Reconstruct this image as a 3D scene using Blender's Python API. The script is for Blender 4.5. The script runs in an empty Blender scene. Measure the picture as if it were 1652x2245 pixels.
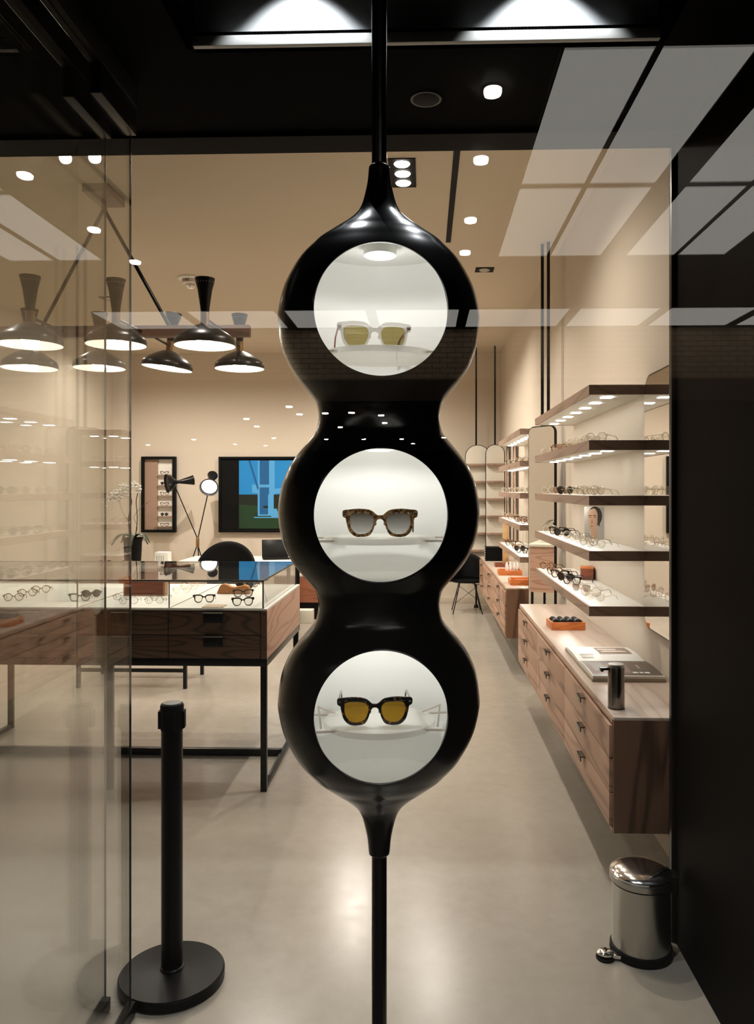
import bpy, bmesh, math, random
from mathutils import Vector, Matrix
random.seed(11)
SC = bpy.context.scene
COL = SC.collection
PI = math.pi
# ------------------------------------------------------------------ camera, world, exposure
F, TH, CZ = 1690.0, math.radians(1.77), 1.70
cd = bpy.data.cameras.new('camera'); cam = bpy.data.objects.new('camera', cd); COL.objects.link(cam)
cam.location = (0, 0, CZ); cam.rotation_euler = (PI/2, 0, TH)
cd.sensor_fit = 'VERTICAL'; cd.sensor_height = 24; cd.lens = 24*F/2245
cd.shift_x = -51.8/2245; cd.shift_y = -50.5/2245; cd.clip_start = .02
SC.camera = cam
w = bpy.data.worlds.new('world'); SC.world = w; w.use_nodes = True
w.node_tree.nodes['Background'].inputs[0].default_value = (.9, .8, .7, 1)
w.node_tree.nodes['Background'].inputs[1].default_value = .004
SC.view_settings.view_transform = 'Standard'; SC.view_settings.look = 'None'
SC.view_settings.exposure = 0.0; SC.view_settings.gamma = 1; SC.view_settings.use_curve_mapping = False
SC.cycles.transparent_max_bounces = 40; SC.cycles.max_bounces = 12
SC.cycles.glossy_bounces = 6; SC.cycles.diffuse_bounces = 5
SC.cycles.caustics_reflective = False; SC.cycles.caustics_refractive = False
SC.cycles.sample_clamp_indirect = 4.0

def lamp(kind, loc, power, size=.05, col=(1, .86, .7), rot=(0, 0, 0), spot=None, blend=.6, sy=None):
    l = bpy.data.lights.new('lamp', kind); l.energy = power; l.color = col
    if kind == 'AREA':
        l.size = size
        if sy: l.shape = 'RECTANGLE'; l.size_y = sy
    else: l.shadow_soft_size = size
    if spot: l.spot_size = math.radians(spot); l.spot_blend = blend
    o = bpy.data.objects.new('lamp', l); o.location = loc; o.rotation_euler = rot; COL.objects.link(o)
    return o

WARM = (1, .92, .82)
SHOP_Z = 3.73
# bare spot lamps added under the shop ceiling to light the room, (x, y, power)
FILL_SPOTS = [(.10, 4.6, 150, 150), (.10, 6.4, 150, 130), (.10, 8.4, 170, 150), (-1.5, 4.75, 90, 100), (-3.3, 5.0, 110, 120), (-3.6, 7.2, 150, 150), (-1.4, 7.0, 150, 150),
         (-2.9, 9.6, 330, 160), (-.9, 9.8, 330, 160), (-.1, 9.4, 110, 150), (.05, 3.6, 70, 70), (-4.0, 10.0, 120, 150)]
for x, y, p, ang in FILL_SPOTS:
    lamp('SPOT', (x, y, SHOP_Z-.03), p*.93, .03, WARM, spot=ang, blend=.9)

# ------------------------------------------------------------------ materials
MATS = {}
def base(name):
    m = bpy.data.materials.new(name); m.use_nodes = True
    nt = m.node_tree; return m, nt, nt.nodes['Principled BSDF']
def pm(name, col, rough=.5, metal=0., spec=None, emit=None, es=0., coat=0., bump=0., bs=60, alpha=1., trans=0., var=0.):
    if name in MATS: return MATS[name]
    m, nt, b = base(name)
    b.inputs['Base Color'].default_value = (*col, 1); b.inputs['Roughness'].default_value = rough
    b.inputs['Metallic'].default_value = metal
    if spec is not None: b.inputs['Specular IOR Level'].default_value = spec
    if emit: b.inputs['Emission Color'].default_value = (*emit, 1); b.inputs['Emission Strength'].default_value = es
    if coat: b.inputs['Coat Weight'].default_value = coat; b.inputs['Coat Roughness'].default_value = .05
    b.inputs['Alpha'].default_value = alpha; b.inputs['Transmission Weight'].default_value = trans
    if bump or var:
        tc = nt.nodes.new('ShaderNodeTexCoord'); n = nt.nodes.new('ShaderNodeTexNoise')
        n.inputs['Scale'].default_value = bs; n.inputs['Detail'].default_value = 4
        nt.links.new(tc.outputs['Object'], n.inputs['Vector'])
        if bump:
            bp = nt.nodes.new('ShaderNodeBump'); bp.inputs['Strength'].default_value = bump; bp.inputs['Distance'].default_value = .002
            nt.links.new(n.outputs['Fac'], bp.inputs['Height']); nt.links.new(bp.outputs['Normal'], b.inputs['Normal'])
        if var:
            mx = nt.nodes.new('ShaderNodeMixRGB'); mx.inputs[1].default_value = (*[c*(1-var) for c in col], 1)
            mx.inputs[2].default_value = (*[min(1, c*(1+var)) for c in col], 1)
            nt.links.new(n.outputs['Fac'], mx.inputs[0]); nt.links.new(mx.outputs[0], b.inputs['Base Color'])
    MATS[name] = m; return m

def wood(name, c1, c2, axis='Y', scale=1., rough=.45, freq=9, dist=6):
    m, nt, b = base(name)
    tc = nt.nodes.new('ShaderNodeTexCoord'); mp = nt.nodes.new('ShaderNodeMapping')
    s = {'X': (.28, 2.2, 2.2), 'Y': (2.2, .28, 2.2), 'Z': (2.2, 2.2, .28)}[axis]
    mp.inputs['Scale'].default_value = [k*scale for k in s]
    nt.links.new(tc.outputs['Object'], mp.inputs['Vector'])
    n1 = nt.nodes.new('ShaderNodeTexNoise'); n1.inputs['Scale'].default_value = 1.6; n1.inputs['Detail'].default_value = 2
    nt.links.new(mp.outputs[0], n1.inputs['Vector'])
    ml = nt.nodes.new('ShaderNodeMath'); ml.operation = 'MULTIPLY'; ml.inputs[1].default_value = freq*dist
    nt.links.new(n1.outputs['Fac'], ml.inputs[0])
    sn = nt.nodes.new('ShaderNodeMath'); sn.operation = 'SINE'; nt.links.new(ml.outputs[0], sn.inputs[0])
    r = nt.nodes.new('ShaderNodeValToRGB'); r.color_ramp.elements[0].position = .0; r.color_ramp.elements[1].position = .95
    r.color_ramp.elements[0].color = (*c2, 1); r.color_ramp.elements[1].color = (*c1, 1)
    m01 = nt.nodes.new('ShaderNodeMath'); m01.operation = 'MULTIPLY_ADD'; m01.inputs[1].default_value = .5; m01.inputs[2].default_value = .5
    nt.links.new(sn.outputs[0], m01.inputs[0])
    pw_ = nt.nodes.new('ShaderNodeMath'); pw_.operation = 'POWER'; pw_.inputs[1].default_value = 5; nt.links.new(m01.outputs[0], pw_.inputs[0])
    mr = nt.nodes.new('ShaderNodeMath'); mr.operation = 'SUBTRACT'; mr.inputs[0].default_value = 1; nt.links.new(pw_.outputs[0], mr.inputs[1])
    mp2 = nt.nodes.new('ShaderNodeMapping'); k = {'X': (3, 90, 90), 'Y': (90, 3, 90), 'Z': (90, 90, 3)}[axis]
    mp2.inputs['Scale'].default_value = k; nt.links.new(tc.outputs['Object'], mp2.inputs['Vector'])
    n2 = nt.nodes.new('ShaderNodeTexNoise'); n2.inputs['Scale'].default_value = 1; n2.inputs['Detail'].default_value = 3
    nt.links.new(mp2.outputs[0], n2.inputs['Vector'])
    ad = nt.nodes.new('ShaderNodeMath'); ad.operation = 'MULTIPLY_ADD'; ad.inputs[1].default_value = .6; ad.inputs[2].default_value = -.1
    nt.links.new(n2.outputs['Fac'], ad.inputs[0])
    mu = nt.nodes.new('ShaderNodeMath'); mu.operation = 'ADD'; mu.use_clamp = True
    sc = nt.nodes.new('ShaderNodeMath'); sc.operation = 'MULTIPLY'; sc.inputs[1].default_value = .75
    nt.links.new(mr.outputs[0], sc.inputs[0]); nt.links.new(sc.outputs[0], mu.inputs[0]); nt.links.new(ad.outputs[0], mu.inputs[1])
    nt.links.new(mu.outputs[0], r.inputs[0]); nt.links.new(r.outputs[0], b.inputs['Base Color'])
    b.inputs['Roughness'].default_value = rough
    MATS[name] = m; return m

def glass_mat(name, tint=(1, 1, 1), refl=1.0, f0=.04, rough=0.0):
    m = bpy.data.materials.new(name); m.use_nodes = True; nt = m.node_tree; nt.nodes.clear()
    out = nt.nodes.new('ShaderNodeOutputMaterial'); mix = nt.nodes.new('ShaderNodeMixShader')
    tr = nt.nodes.new('ShaderNodeBsdfTransparent'); tr.inputs[0].default_value = (*tint, 1)
    gl = nt.nodes.new('ShaderNodeBsdfGlossy'); gl.inputs['Roughness'].default_value = rough
    lw = nt.nodes.new('ShaderNodeLayerWeight'); lw.inputs['Blend'].default_value = .5
    p = nt.nodes.new('ShaderNodeMath'); p.operation = 'POWER'; p.inputs[1].default_value = 5
    nt.links.new(lw.outputs['Facing'], p.inputs[0])
    ma = nt.nodes.new('ShaderNodeMath'); ma.operation = 'MULTIPLY_ADD'; ma.inputs[1].default_value = (1-f0)*refl; ma.inputs[2].default_value = f0*refl
    ma.use_clamp = True
    nt.links.new(p.outputs[0], ma.inputs[0]); nt.links.new(ma.outputs[0], mix.inputs[0])
    nt.links.new(tr.outputs[0], mix.inputs[1]); nt.links.new(gl.outputs[0], mix.inputs[2]); nt.links.new(mix.outputs[0], out.inputs[0])
    MATS[name] = m; return m

def emis(name, col, s):
    if name in MATS: return MATS[name]
    m = bpy.data.materials.new(name); m.use_nodes = True; nt = m.node_tree; nt.nodes.clear()
    out = nt.nodes.new('ShaderNodeOutputMaterial'); e = nt.nodes.new('ShaderNodeEmission')
    e.inputs[0].default_value = (*col, 1); e.inputs[1].default_value = s; nt.links.new(e.outputs[0], out.inputs[0])
    MATS[name] = m; return m

def concrete():
    m, nt, b = base('polished_concrete')
    tc = nt.nodes.new('ShaderNodeTexCoord')
    def noise(s, d, ro=.6):
        n = nt.nodes.new('ShaderNodeTexNoise'); n.inputs['Scale'].default_value = s; n.inputs['Detail'].default_value = d
        n.inputs['Roughness'].default_value = ro; nt.links.new(tc.outputs['Object'], n.inputs['Vector']); return n
    a, c, g = noise(.7, 4), noise(14, 8, .7), noise(90, 3)
    r = nt.nodes.new('ShaderNodeValToRGB'); r.color_ramp.elements[0].position = .3; r.color_ramp.elements[1].position = .72
    r.color_ramp.elements[0].color = (.30, .262, .212, 1); r.color_ramp.elements[1].color = (.43, .395, .335, 1)
    mx = nt.nodes.new('ShaderNodeMath'); mx.operation = 'MULTIPLY_ADD'; mx.inputs[1].default_value = .3
    nt.links.new(c.outputs['Fac'], mx.inputs[0])
    m2 = nt.nodes.new('ShaderNodeMath'); m2.operation = 'MULTIPLY'; m2.inputs[1].default_value = .7
    nt.links.new(a.outputs['Fac'], m2.inputs[0]); nt.links.new(m2.outputs[0], mx.inputs[2]); nt.links.new(mx.outputs[0], r.inputs[0])
    v = nt.nodes.new('ShaderNodeTexVoronoi'); v.inputs['Scale'].default_value = 26; nt.links.new(tc.outputs['Object'], v.inputs['Vector'])
    rr = nt.nodes.new('ShaderNodeValToRGB'); rr.color_ramp.elements[0].position = .03; rr.color_ramp.elements[1].position = .07
    rr.color_ramp.elements[0].color = (.6, .55, .5, 1); rr.color_ramp.elements[1].color = (1, 1, 1, 1)
    nt.links.new(v.outputs['Distance'], rr.inputs[0])
    mm = nt.nodes.new('ShaderNodeMixRGB'); mm.blend_type = 'MULTIPLY'; mm.inputs[0].default_value = .7
    nt.links.new(r.outputs[0], mm.inputs[1]); nt.links.new(rr.outputs[0], mm.inputs[2])
    nt.links.new(mm.outputs[0], b.inputs['Base Color'])
    rg = nt.nodes.new('ShaderNodeMapRange'); rg.inputs[3].default_value = .17; rg.inputs[4].default_value = .30
    nt.links.new(c.outputs['Fac'], rg.inputs[0]); nt.links.new(rg.outputs[0], b.inputs['Roughness'])
    bp = nt.nodes.new('ShaderNodeBump'); bp.inputs['Strength'].default_value = .08; bp.inputs['Distance'].default_value = .001
    nt.links.new(g.outputs['Fac'], bp.inputs['Height']); nt.links.new(bp.outputs['Normal'], b.inputs['Normal'])
    return m

def brick():
    m, nt, b = base('brick'); tc = nt.nodes.new('ShaderNodeTexCoord'); mp = nt.nodes.new('ShaderNodeMapping')
    mp.inputs['Rotation'].default_value = (PI/2, 0, 0); nt.links.new(tc.outputs['Object'], mp.inputs['Vector'])
    k = nt.nodes.new('ShaderNodeTexBrick'); k.inputs['Color1'].default_value = (.42, .30, .20, 1); k.inputs['Color2'].default_value = (.36, .26, .17, 1)
    k.inputs['Mortar'].default_value = (.14, .1, .07, 1); k.inputs['Scale'].default_value = 4.5; k.inputs['Brick Width'].default_value = .9
    k.inputs['Row Height'].default_value = .3; k.inputs['Mortar Size'].default_value = .02
    nt.links.new(mp.outputs[0], k.inputs['Vector']); nt.links.new(k.outputs['Color'], b.inputs['Base Color']); b.inputs['Roughness'].default_value = .9
    return m

def tortoise(name, a, c, pos=.5, scale=70, mixc=None):
    m, nt, b = base(name); tc = nt.nodes.new('ShaderNodeTexCoord'); n = nt.nodes.new('ShaderNodeTexNoise')
    n.inputs['Scale'].default_value = scale; n.inputs['Detail'].default_value = 2; nt.links.new(tc.outputs['Object'], n.inputs['Vector'])
    r = nt.nodes.new('ShaderNodeValToRGB'); r.color_ramp.elements[0].position = pos; r.color_ramp.elements[1].position = pos+.12
    r.color_ramp.elements[0].color = (*a, 1); r.color_ramp.elements[1].color = (*c, 1)
    nt.links.new(n.outputs['Fac'], r.inputs[0]); nt.links.new(r.outputs[0], b.inputs['Base Color'])
    b.inputs['Roughness'].default_value = .12; b.inputs['Coat Weight'].default_value = .5
    MATS[name] = m; return m

def brushed(name, col, rough=.28):
    m, nt, b = base(name); tc = nt.nodes.new('ShaderNodeTexCoord'); mp = nt.nodes.new('ShaderNodeMapping')
    mp.inputs['Scale'].default_value = (2, 2, 2200); nt.links.new(tc.outputs['Object'], mp.inputs['Vector'])
    n = nt.nodes.new('ShaderNodeTexNoise'); n.inputs['Scale'].default_value = 1; nt.links.new(mp.outputs[0], n.inputs['Vector'])
    rg = nt.nodes.new('ShaderNodeMapRange'); rg.inputs[3].default_value = rough-.01; rg.inputs[4].default_value = rough+.02
    nt.links.new(n.outputs['Fac'], rg.inputs[0]); nt.links.new(rg.outputs[0], b.inputs['Roughness'])
    b.inputs['Base Color'].default_value = (*col, 1); b.inputs['Metallic'].default_value = 1
    MATS[name] = m; return m

WALL = pm('wall_paint', (.62, .54, .44), .85, bump=.05, bs=200)
CEIL = pm('ceiling_paint', (.57, .485, .37), .9, bump=.04, bs=150)
VOID = pm('vestibule_black', (.0015, .0013, .0011), .7, spec=.02)
BWALL = pm('black_glossy_wall', (.0035, .0025, .0016), .5, spec=.015)
BODY = pm('black_lacquer', (.003, .003, .0035), .2, spec=.55, coat=.12)
BMET = pm('black_metal', (.005, .005, .005), .3, spec=.28)
BMAT = pm('matte_black', (.005, .005, .005), .6, spec=.1)
WHITE = pm('white_lacquer', (.80, .80, .74), .45)
LINER = pm('niche_white', (.78, .78, .752), .5, var=.01, bs=4)
CREAM = pm('cream_panel', (.72, .68, .58), .5)
SHELFW = pm('shelf_white', (.82, .79, .72), .4)
STEEL = brushed('brushed_steel', (.45, .44, .41))
CHROME = pm('chrome', (.75, .74, .72), .12, metal=1)
GUN = pm('gunmetal', (.22, .20, .18), .2, metal=1)
BRONZE = pm('dark_bronze', (.16, .13, .10), .3, metal=1)
BRASS = pm('brass', (.42, .26, .12), .35, metal=1)
GOLD = pm('gold_wire', (.55, .40, .22), .25, metal=1)
SILV = pm('silver_wire', (.5, .5, .5), .25, metal=1)
OAKT = wood('pale_oak_top', (.55, .45, .37), (.42, .32, .25), 'Y', .8, .32)
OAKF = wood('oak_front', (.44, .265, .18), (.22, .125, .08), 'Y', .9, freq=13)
OAKE = wood('oak_shaded_end', (.20, .105, .06), (.05, .022, .012), 'Z', .9, freq=13)  # oak darkened for the unlit end panels, shade put into the colour
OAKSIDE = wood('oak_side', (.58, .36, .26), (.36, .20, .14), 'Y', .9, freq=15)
SHADEDW = wood('shaded_front_wood', (.13, .07, .042), (.02, .012, .008), 'X', 1.0, freq=34)  # table front wood darkened, its lack of light is in the colour
SHEDGE = wood('shelf_wood', (.36, .24, .175), (.22, .14, .10), 'Y', .8)
BEAMW = wood('beam_walnut', (.12, .06, .035), (.05, .025, .016), 'X', 1)
TRAYW = wood('orange_wood', (.62, .19, .045), (.42, .10, .02), 'X', 3, .35)
REDW = wood('red_brown_wood', (.24, .06, .022), (.15, .035, .014), 'X', 3, .4)
LIGHTW = wood('yellow_wood', (.65, .42, .2), (.5, .3, .13), 'Z', 3, .4)
FRONTG = glass_mat('front_glass', (.985, .985, .98), 1.0, .065)
DOORG = glass_mat('door_glass', (.975, .98, .97), 1.15, .08)
CASEG = glass_mat('case_glass', (.975, .985, .98), 1.0, .045)
EDGEG = pm('polished_glass_edge', (.16, .19, .17), .12, spec=.9)
MIRROR = pm('mirror', (.80, .79, .76), .01, metal=1)
FLOOR = concrete(); BRICK = brick()
LED = emis('led_lens', (1, .90, .78), 60)
LED2 = emis('shelf_led', (1, .975, .92), 48)
DOWN = emis('downlight_lens', (1, .92, .82), 25)
NICHEL = emis('niche_lamp_lens', (1, .97, .9), 3)
PANEL = emis('ceiling_panel_glow', (1, .96, .88), 1.8)
MALLD = emis('mall_downlight', (1, .93, .85), 45)
TORT = tortoise('dark_tortoise', (.006, .004, .003), (.42, .14, .02), .57, 110)
STRIPE = tortoise('striped_brown', (.13, .06, .02), (.50, .30, .14), .44, 130)
CLEARF = pm('clear_acetate', (.80, .74, .62), .08, alpha=.42, coat=.5)
BROWNF = tortoise('amber_acetate', (.10, .035, .01), (.38, .16, .06), .5, 60)
BLKF = pm('black_acetate', (.004, .004, .004), .12, coat=.5)
REDF = pm('reddish_acetate', (.25, .06, .03), .15, coat=.4)
LENSG = glass_mat('green_lens', (.60, .54, .34), 1, .05)
LENSA = glass_mat('amber_lens', (.56, .42, .13), 1, .05)
LENSC = glass_mat('clear_lens', (.96, .95, .93), 1, .04)
LENSD = pm('dark_lens', (.012, .01, .009), .06, coat=.5)
LENSR = pm('rose_lens', (.40, .2, .13), .1, alpha=.5)
def grad_lens():
    m, nt, b = base('gradient_lens'); tc = nt.nodes.new('ShaderNodeTexCoord'); sp = nt.nodes.new('ShaderNodeSeparateXYZ')
    nt.links.new(tc.outputs['Object'], sp.inputs[0]); r = nt.nodes.new('ShaderNodeMapRange')
    r.inputs[1].default_value = .003; r.inputs[2].default_value = .045; r.inputs[3].default_value = .22; r.inputs[4].default_value = .82
    nt.links.new(sp.outputs[2], r.inputs[0]); nt.links.new(r.outputs[0], b.inputs['Alpha'])
    b.inputs['Base Color'].default_value = (.22, .18, .12, 1); b.inputs['Roughness'].default_value = .1
    return m
LENSGR = grad_lens()
def plate_mat():
    m = bpy.data.materials.new('frosted_acrylic'); m.use_nodes = True; nt = m.node_tree; nt.nodes.clear()
    o = nt.nodes.new('ShaderNodeOutputMaterial'); a = nt.nodes.new('ShaderNodeMixShader'); a.inputs[0].default_value = .62
    t = nt.nodes.new('ShaderNodeBsdfTransparent'); d = nt.nodes.new('ShaderNodeBsdfPrincipled'); d.inputs['Base Color'].default_value = (.86, .85, .80, 1)
    d.inputs['Roughness'].default_value = .3
    tl = nt.nodes.new('ShaderNodeBsdfTranslucent'); tl.inputs[0].default_value = (.9, .88, .82, 1)
    b2 = nt.nodes.new('ShaderNodeMixShader'); b2.inputs[0].default_value = .35
    nt.links.new(d.outputs[0], b2.inputs[1]); nt.links.new(tl.outputs[0], b2.inputs[2])
    nt.links.new(t.outputs[0], a.inputs[1]); nt.links.new(b2.outputs[0], a.inputs[2]); nt.links.new(a.outputs[0], o.inputs[0]); return m
ACRYL = plate_mat()

# ------------------------------------------------------------------ mesh helpers
class MB:
    def __init__(s): s.v = []; s.f = []; s.m = []; s.cur = 0
    def box(s, x0, x1, y0, y1, z0, z1):
        b = len(s.v)
        s.v += [(x0, y0, z0), (x1, y0, z0), (x1, y1, z0), (x0, y1, z0), (x0, y0, z1), (x1, y0, z1), (x1, y1, z1), (x0, y1, z1)]
        for f in [(0, 3, 2, 1), (4, 5, 6, 7), (0, 1, 5, 4), (1, 2, 6, 5), (2, 3, 7, 6), (3, 0, 4, 7)]:
            s.f.append([b+i for i in f]); s.m.append(s.cur)
        return s
    def poly(s, pts): b = len(s.v); s.v += pts; s.f.append(list(range(b, b+len(pts)))); s.m.append(s.cur); return s
    def tube(s, pts, r, n=10, caps=True, closed=False):
        pts = [Vector(p) for p in pts]; N = len(pts); rs = r if isinstance(r, (list, tuple)) else [r]*N
        b = len(s.v); up = None
        for i, p in enumerate(pts):
            if closed: t = pts[(i+1) % N]-pts[i-1]
            else: t = pts[min(i+1, N-1)]-pts[max(i-1, 0)]
            t.normalize()
            if up is None:
                up = Vector((0, 0, 1)) if abs(t.z) < .9 else Vector((0, 1, 0))
            u = t.cross(up).normalized(); vv = u.cross(t).normalized(); up = vv
            for k in range(n):
                a = 2*PI*k/n; s.v.append(tuple(p+(u*math.cos(a)+vv*math.sin(a))*rs[i]))
        for i in range(N if closed else N-1):
            j = (i+1) % N
            for k in range(n):
                s.f.append([b+i*n+k, b+i*n+(k+1) % n, b+j*n+(k+1) % n, b+j*n+k][::-1]); s.m.append(s.cur)
        if caps and not closed:
            s.f.append([b+k for k in range(n)]); s.m.append(s.cur)
            s.f.append([b+(N-1)*n+k for k in range(n)][::-1]); s.m.append(s.cur)
        return s
    def lathe(s, prof, n=48, c=(0, 0, 0), sy=1., M=None, cap=True):
        b = len(s.v)
        for r, z in prof:
            for k in range(n):
                a = 2*PI*k/n; p = Vector((r*math.cos(a), r*math.sin(a)*sy, z))
                if M: p = M @ p
                s.v.append(tuple(p+Vector(c)))
        for i in range(len(prof)-1):
            for k in range(n):
                s.f.append([b+i*n+k, b+i*n+(k+1) % n, b+(i+1)*n+(k+1) % n, b+(i+1)*n+k]); s.m.append(s.cur)
        if cap:
            s.f.append([b+k for k in range(n)][::-1]); s.m.append(s.cur)
            s.f.append([b+(len(prof)-1)*n+k for k in range(n)]); s.m.append(s.cur)
        return s
    def mesh(s, name):
        me = bpy.data.meshes.new(name); me.from_pydata(s.v, [], s.f); me.update()
        return me

def finish(me, mats, smooth=35):
    for m in (mats if isinstance(mats, (list, tuple)) else [mats]): me.materials.append(m)
    if smooth:
        me.polygons.foreach_set('use_smooth', [True]*len(me.polygons)); me.set_sharp_from_angle(angle=math.radians(smooth))
    me.update()

def obj(name, mb, mat, parent=None, bev=0, smooth=35, loc=None):
    if isinstance(mb, MB):
        me = mb.mesh(name)
        bm = bmesh.new(); bm.from_mesh(me)
        bm.faces.ensure_lookup_table()
        for i, f in enumerate(bm.faces): f.material_index = mb.m[i]
        bmesh.ops.recalc_face_normals(bm, faces=bm.faces)
        if bev:
            es = [e for e in bm.edges if len(e.link_faces) == 2 and e.calc_face_angle(0) > .6]
            bmesh.ops.bevel(bm, geom=es, offset=bev, segments=2, profile=.6, affect='EDGES', clamp_overlap=True)
        bm.to_mesh(me); bm.free()
    else: me = mb
    finish(me, mat, smooth)
    o = bpy.data.objects.new(name, me); COL.objects.link(o)
    if parent: o.parent = parent
    if loc: o.location = loc
    return o

def tag(o, label, cat, group=None):
    o['label'] = label; o['category'] = cat
    if group: o['group'] = group
    return o
def thing(name, label, cat, loc=(0, 0, 0), rz=0, group=None):
    o = bpy.data.objects.new(name, None); COL.objects.link(o); o.location = loc; o.rotation_euler = (0, 0, rz)
    o.empty_display_size = .05
    return tag(o, label, cat, group)
def struct(name, mb, mat, bev=0, smooth=35):
    o = obj(name, mb, mat, bev=bev, smooth=smooth); o['kind'] = 'structure'; return o
def dup(root, loc=None, rz=None, label=None, group=None):
    r = root.copy(); COL.objects.link(r)
    if loc is not None: r.location = loc
    if rz is not None: r.rotation_euler = (0, 0, rz)
    if label: r['label'] = label
    if group: r['group'] = group
    for ch in list(root.children):
        c = ch.copy(); COL.objects.link(c); c.parent = r
        for g in ch.children:
            d = g.copy(); COL.objects.link(d); d.parent = c
    return r
def at(px, py, Y):
    u = (px-877.8)/F; x = (u*Y*math.cos(TH)-Y*math.sin(TH))/(math.cos(TH)+u*math.sin(TH))
    d = -x*math.sin(TH)+Y*math.cos(TH); return Vector((x, Y, CZ-(py-1072)/F*d))
def onz(px, py, z):
    d = (CZ-z)*F/(py-1072); u = (px-877.8)/F
    return Vector((d*(-math.sin(TH)+u*math.cos(TH)), d*(math.cos(TH)+u*math.sin(TH)), z))
def smoothed(pts, k=4, closed=True):
    n = len(pts); out = []
    for i in range(n if closed else n-1):
        g = lambda j: Vector(pts[j % n]) if closed else Vector(pts[max(0, min(n-1, j))])
        p0, p1, p2, p3 = g(i-1), g(i), g(i+1), g(i+2)
        for t in range(k):
            t /= k
            out.append(tuple(.5*((2*p1)+(p2-p0)*t+(2*p0-5*p1+4*p2-p3)*t*t+(3*p1-p0-3*p2+p3)*t**3)))
    if not closed: out.append(tuple(pts[-1]))
    return out
def curve_mesh(splines, ext, bev=0):
    cu = bpy.data.curves.new('c', 'CURVE'); cu.dimensions = '2D'; cu.fill_mode = 'BOTH'; cu.extrude = ext; cu.bevel_depth = bev; cu.bevel_resolution = 1
    for s in splines:
        sp = cu.splines.new('POLY'); sp.points.add(len(s)-1)
        for i, p in enumerate(s): sp.points[i].co = (p[0], p[1], 0, 1)
        sp.use_cyclic_u = True
    o = bpy.data.objects.new('tmp', cu); COL.objects.link(o)
    me = bpy.data.meshes.new_from_object(o.evaluated_get(bpy.context.evaluated_depsgraph_get()))
    bpy.data.objects.remove(o); bpy.data.curves.remove(cu); me.materials.clear(); return me
def text_mesh(txt, size, ext=.001):
    cu = bpy.data.curves.new('t', 'FONT'); cu.body = txt; cu.size = size; cu.extrude = ext; cu.align_x = 'CENTER'
    o = bpy.data.objects.new('tmp', cu); COL.objects.link(o)
    me = bpy.data.meshes.new_from_object(o.evaluated_get(bpy.context.evaluated_depsgraph_get()))
    bpy.data.objects.remove(o); bpy.data.curves.remove(cu); me.materials.clear(); return me
def boolean(me_a, cutters):
    a = bpy.data.objects.new('a', me_a); COL.objects.link(a); cs = []
    for c in cutters:
        o = bpy.data.objects.new('b', c); COL.objects.link(o); cs.append(o)
        m = a.modifiers.new('b', 'BOOLEAN'); m.operation = 'DIFFERENCE'; m.object = o; m.solver = 'EXACT'
    bpy.context.view_layer.update()
    me = bpy.data.meshes.new_from_object(a.evaluated_get(bpy.context.evaluated_depsgraph_get()))
    for o in cs+[a]: bpy.data.objects.remove(o)
    me.materials.clear(); return me
def rrect(x0, x1, y0, y1, r, n=6):
    out = []
    for cx, cy, a0 in ((x1-r, y1-r, 0), (x0+r, y1-r, 90), (x0+r, y0+r, 180), (x1-r, y0+r, 270)):
        for i in range(n+1):
            a = math.radians(a0+90*i/n); out.append((cx+r*math.cos(a), cy+r*math.sin(a)))
    return out
def place(me, M): me.transform(M); return me
RX90 = Matrix.Rotation(PI/2, 4, 'X')
ORD = ['first', 'second', 'third', 'fourth', 'fifth', 'sixth', 'seventh', 'eighth', 'ninth', 'tenth', 'eleventh', 'twelfth']

# ------------------------------------------------------------------ the setting
WX, BY, LX = 1.14, 11.5, -4.7     # right wall, back wall, left wall of the shop
YG = 1.0                          # street-side glass
YP = 2.93                         # portal between vestibule and shop
struct('floor', MB().box(LX-.1, 2.2, YG-.02, BY+.1, -.1, 0), FLOOR)
struct('floor_mall', MB().box(-9, 9, -15, YG-.02, -.1, -.001), pm('dark_mall_floor', (.02, .017, .014), .5))
struct('ceiling', MB().box(LX-.1, WX+.2, YP, BY+.1, SHOP_Z, SHOP_Z+.1), CEIL)
struct('wall_right', MB().box(WX, WX+.12, YP, BY+.1, 0, SHOP_Z), WALL)
struct('wall_back', MB().box(LX-.1, WX, BY, BY+.12, 0, SHOP_Z), WALL)
struct('wall_left', MB().box(LX-.12, LX, YG, BY+.1, 0, SHOP_Z), WALL)
struct('baseboard_back', MB().box(LX, WX-.015, BY-.015, BY, 0, .1), pm('white_skirting', (.6, .52, .42), .6), bev=.003)
struct('baseboard_right', MB().box(WX-.015, WX, YP+.1, BY, 0, .1), MATS['white_skirting'], bev=.003)
# portal: black header over the opening and black wall on the right of the vestibule
struct('wall_header', MB().box(LX, WX, YP-.12, YP, 3.0, SHOP_Z+.1), VOID)
struct('trim_1', MB().box(LX, .94, YP-.135, YP+.005, 2.985, 3.0), pm('header_trim', (.003, .002, .0015), .6, spec=.05))
struct('wall_vestibule', MB().box(.94, 2.2, YG, YP, 0, 3.6), BWALL)
struct('trim_2', MB().box(.925, .95, YP-.01, YP+.02, 0, 3.0), BMET, bev=.002)
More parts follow.
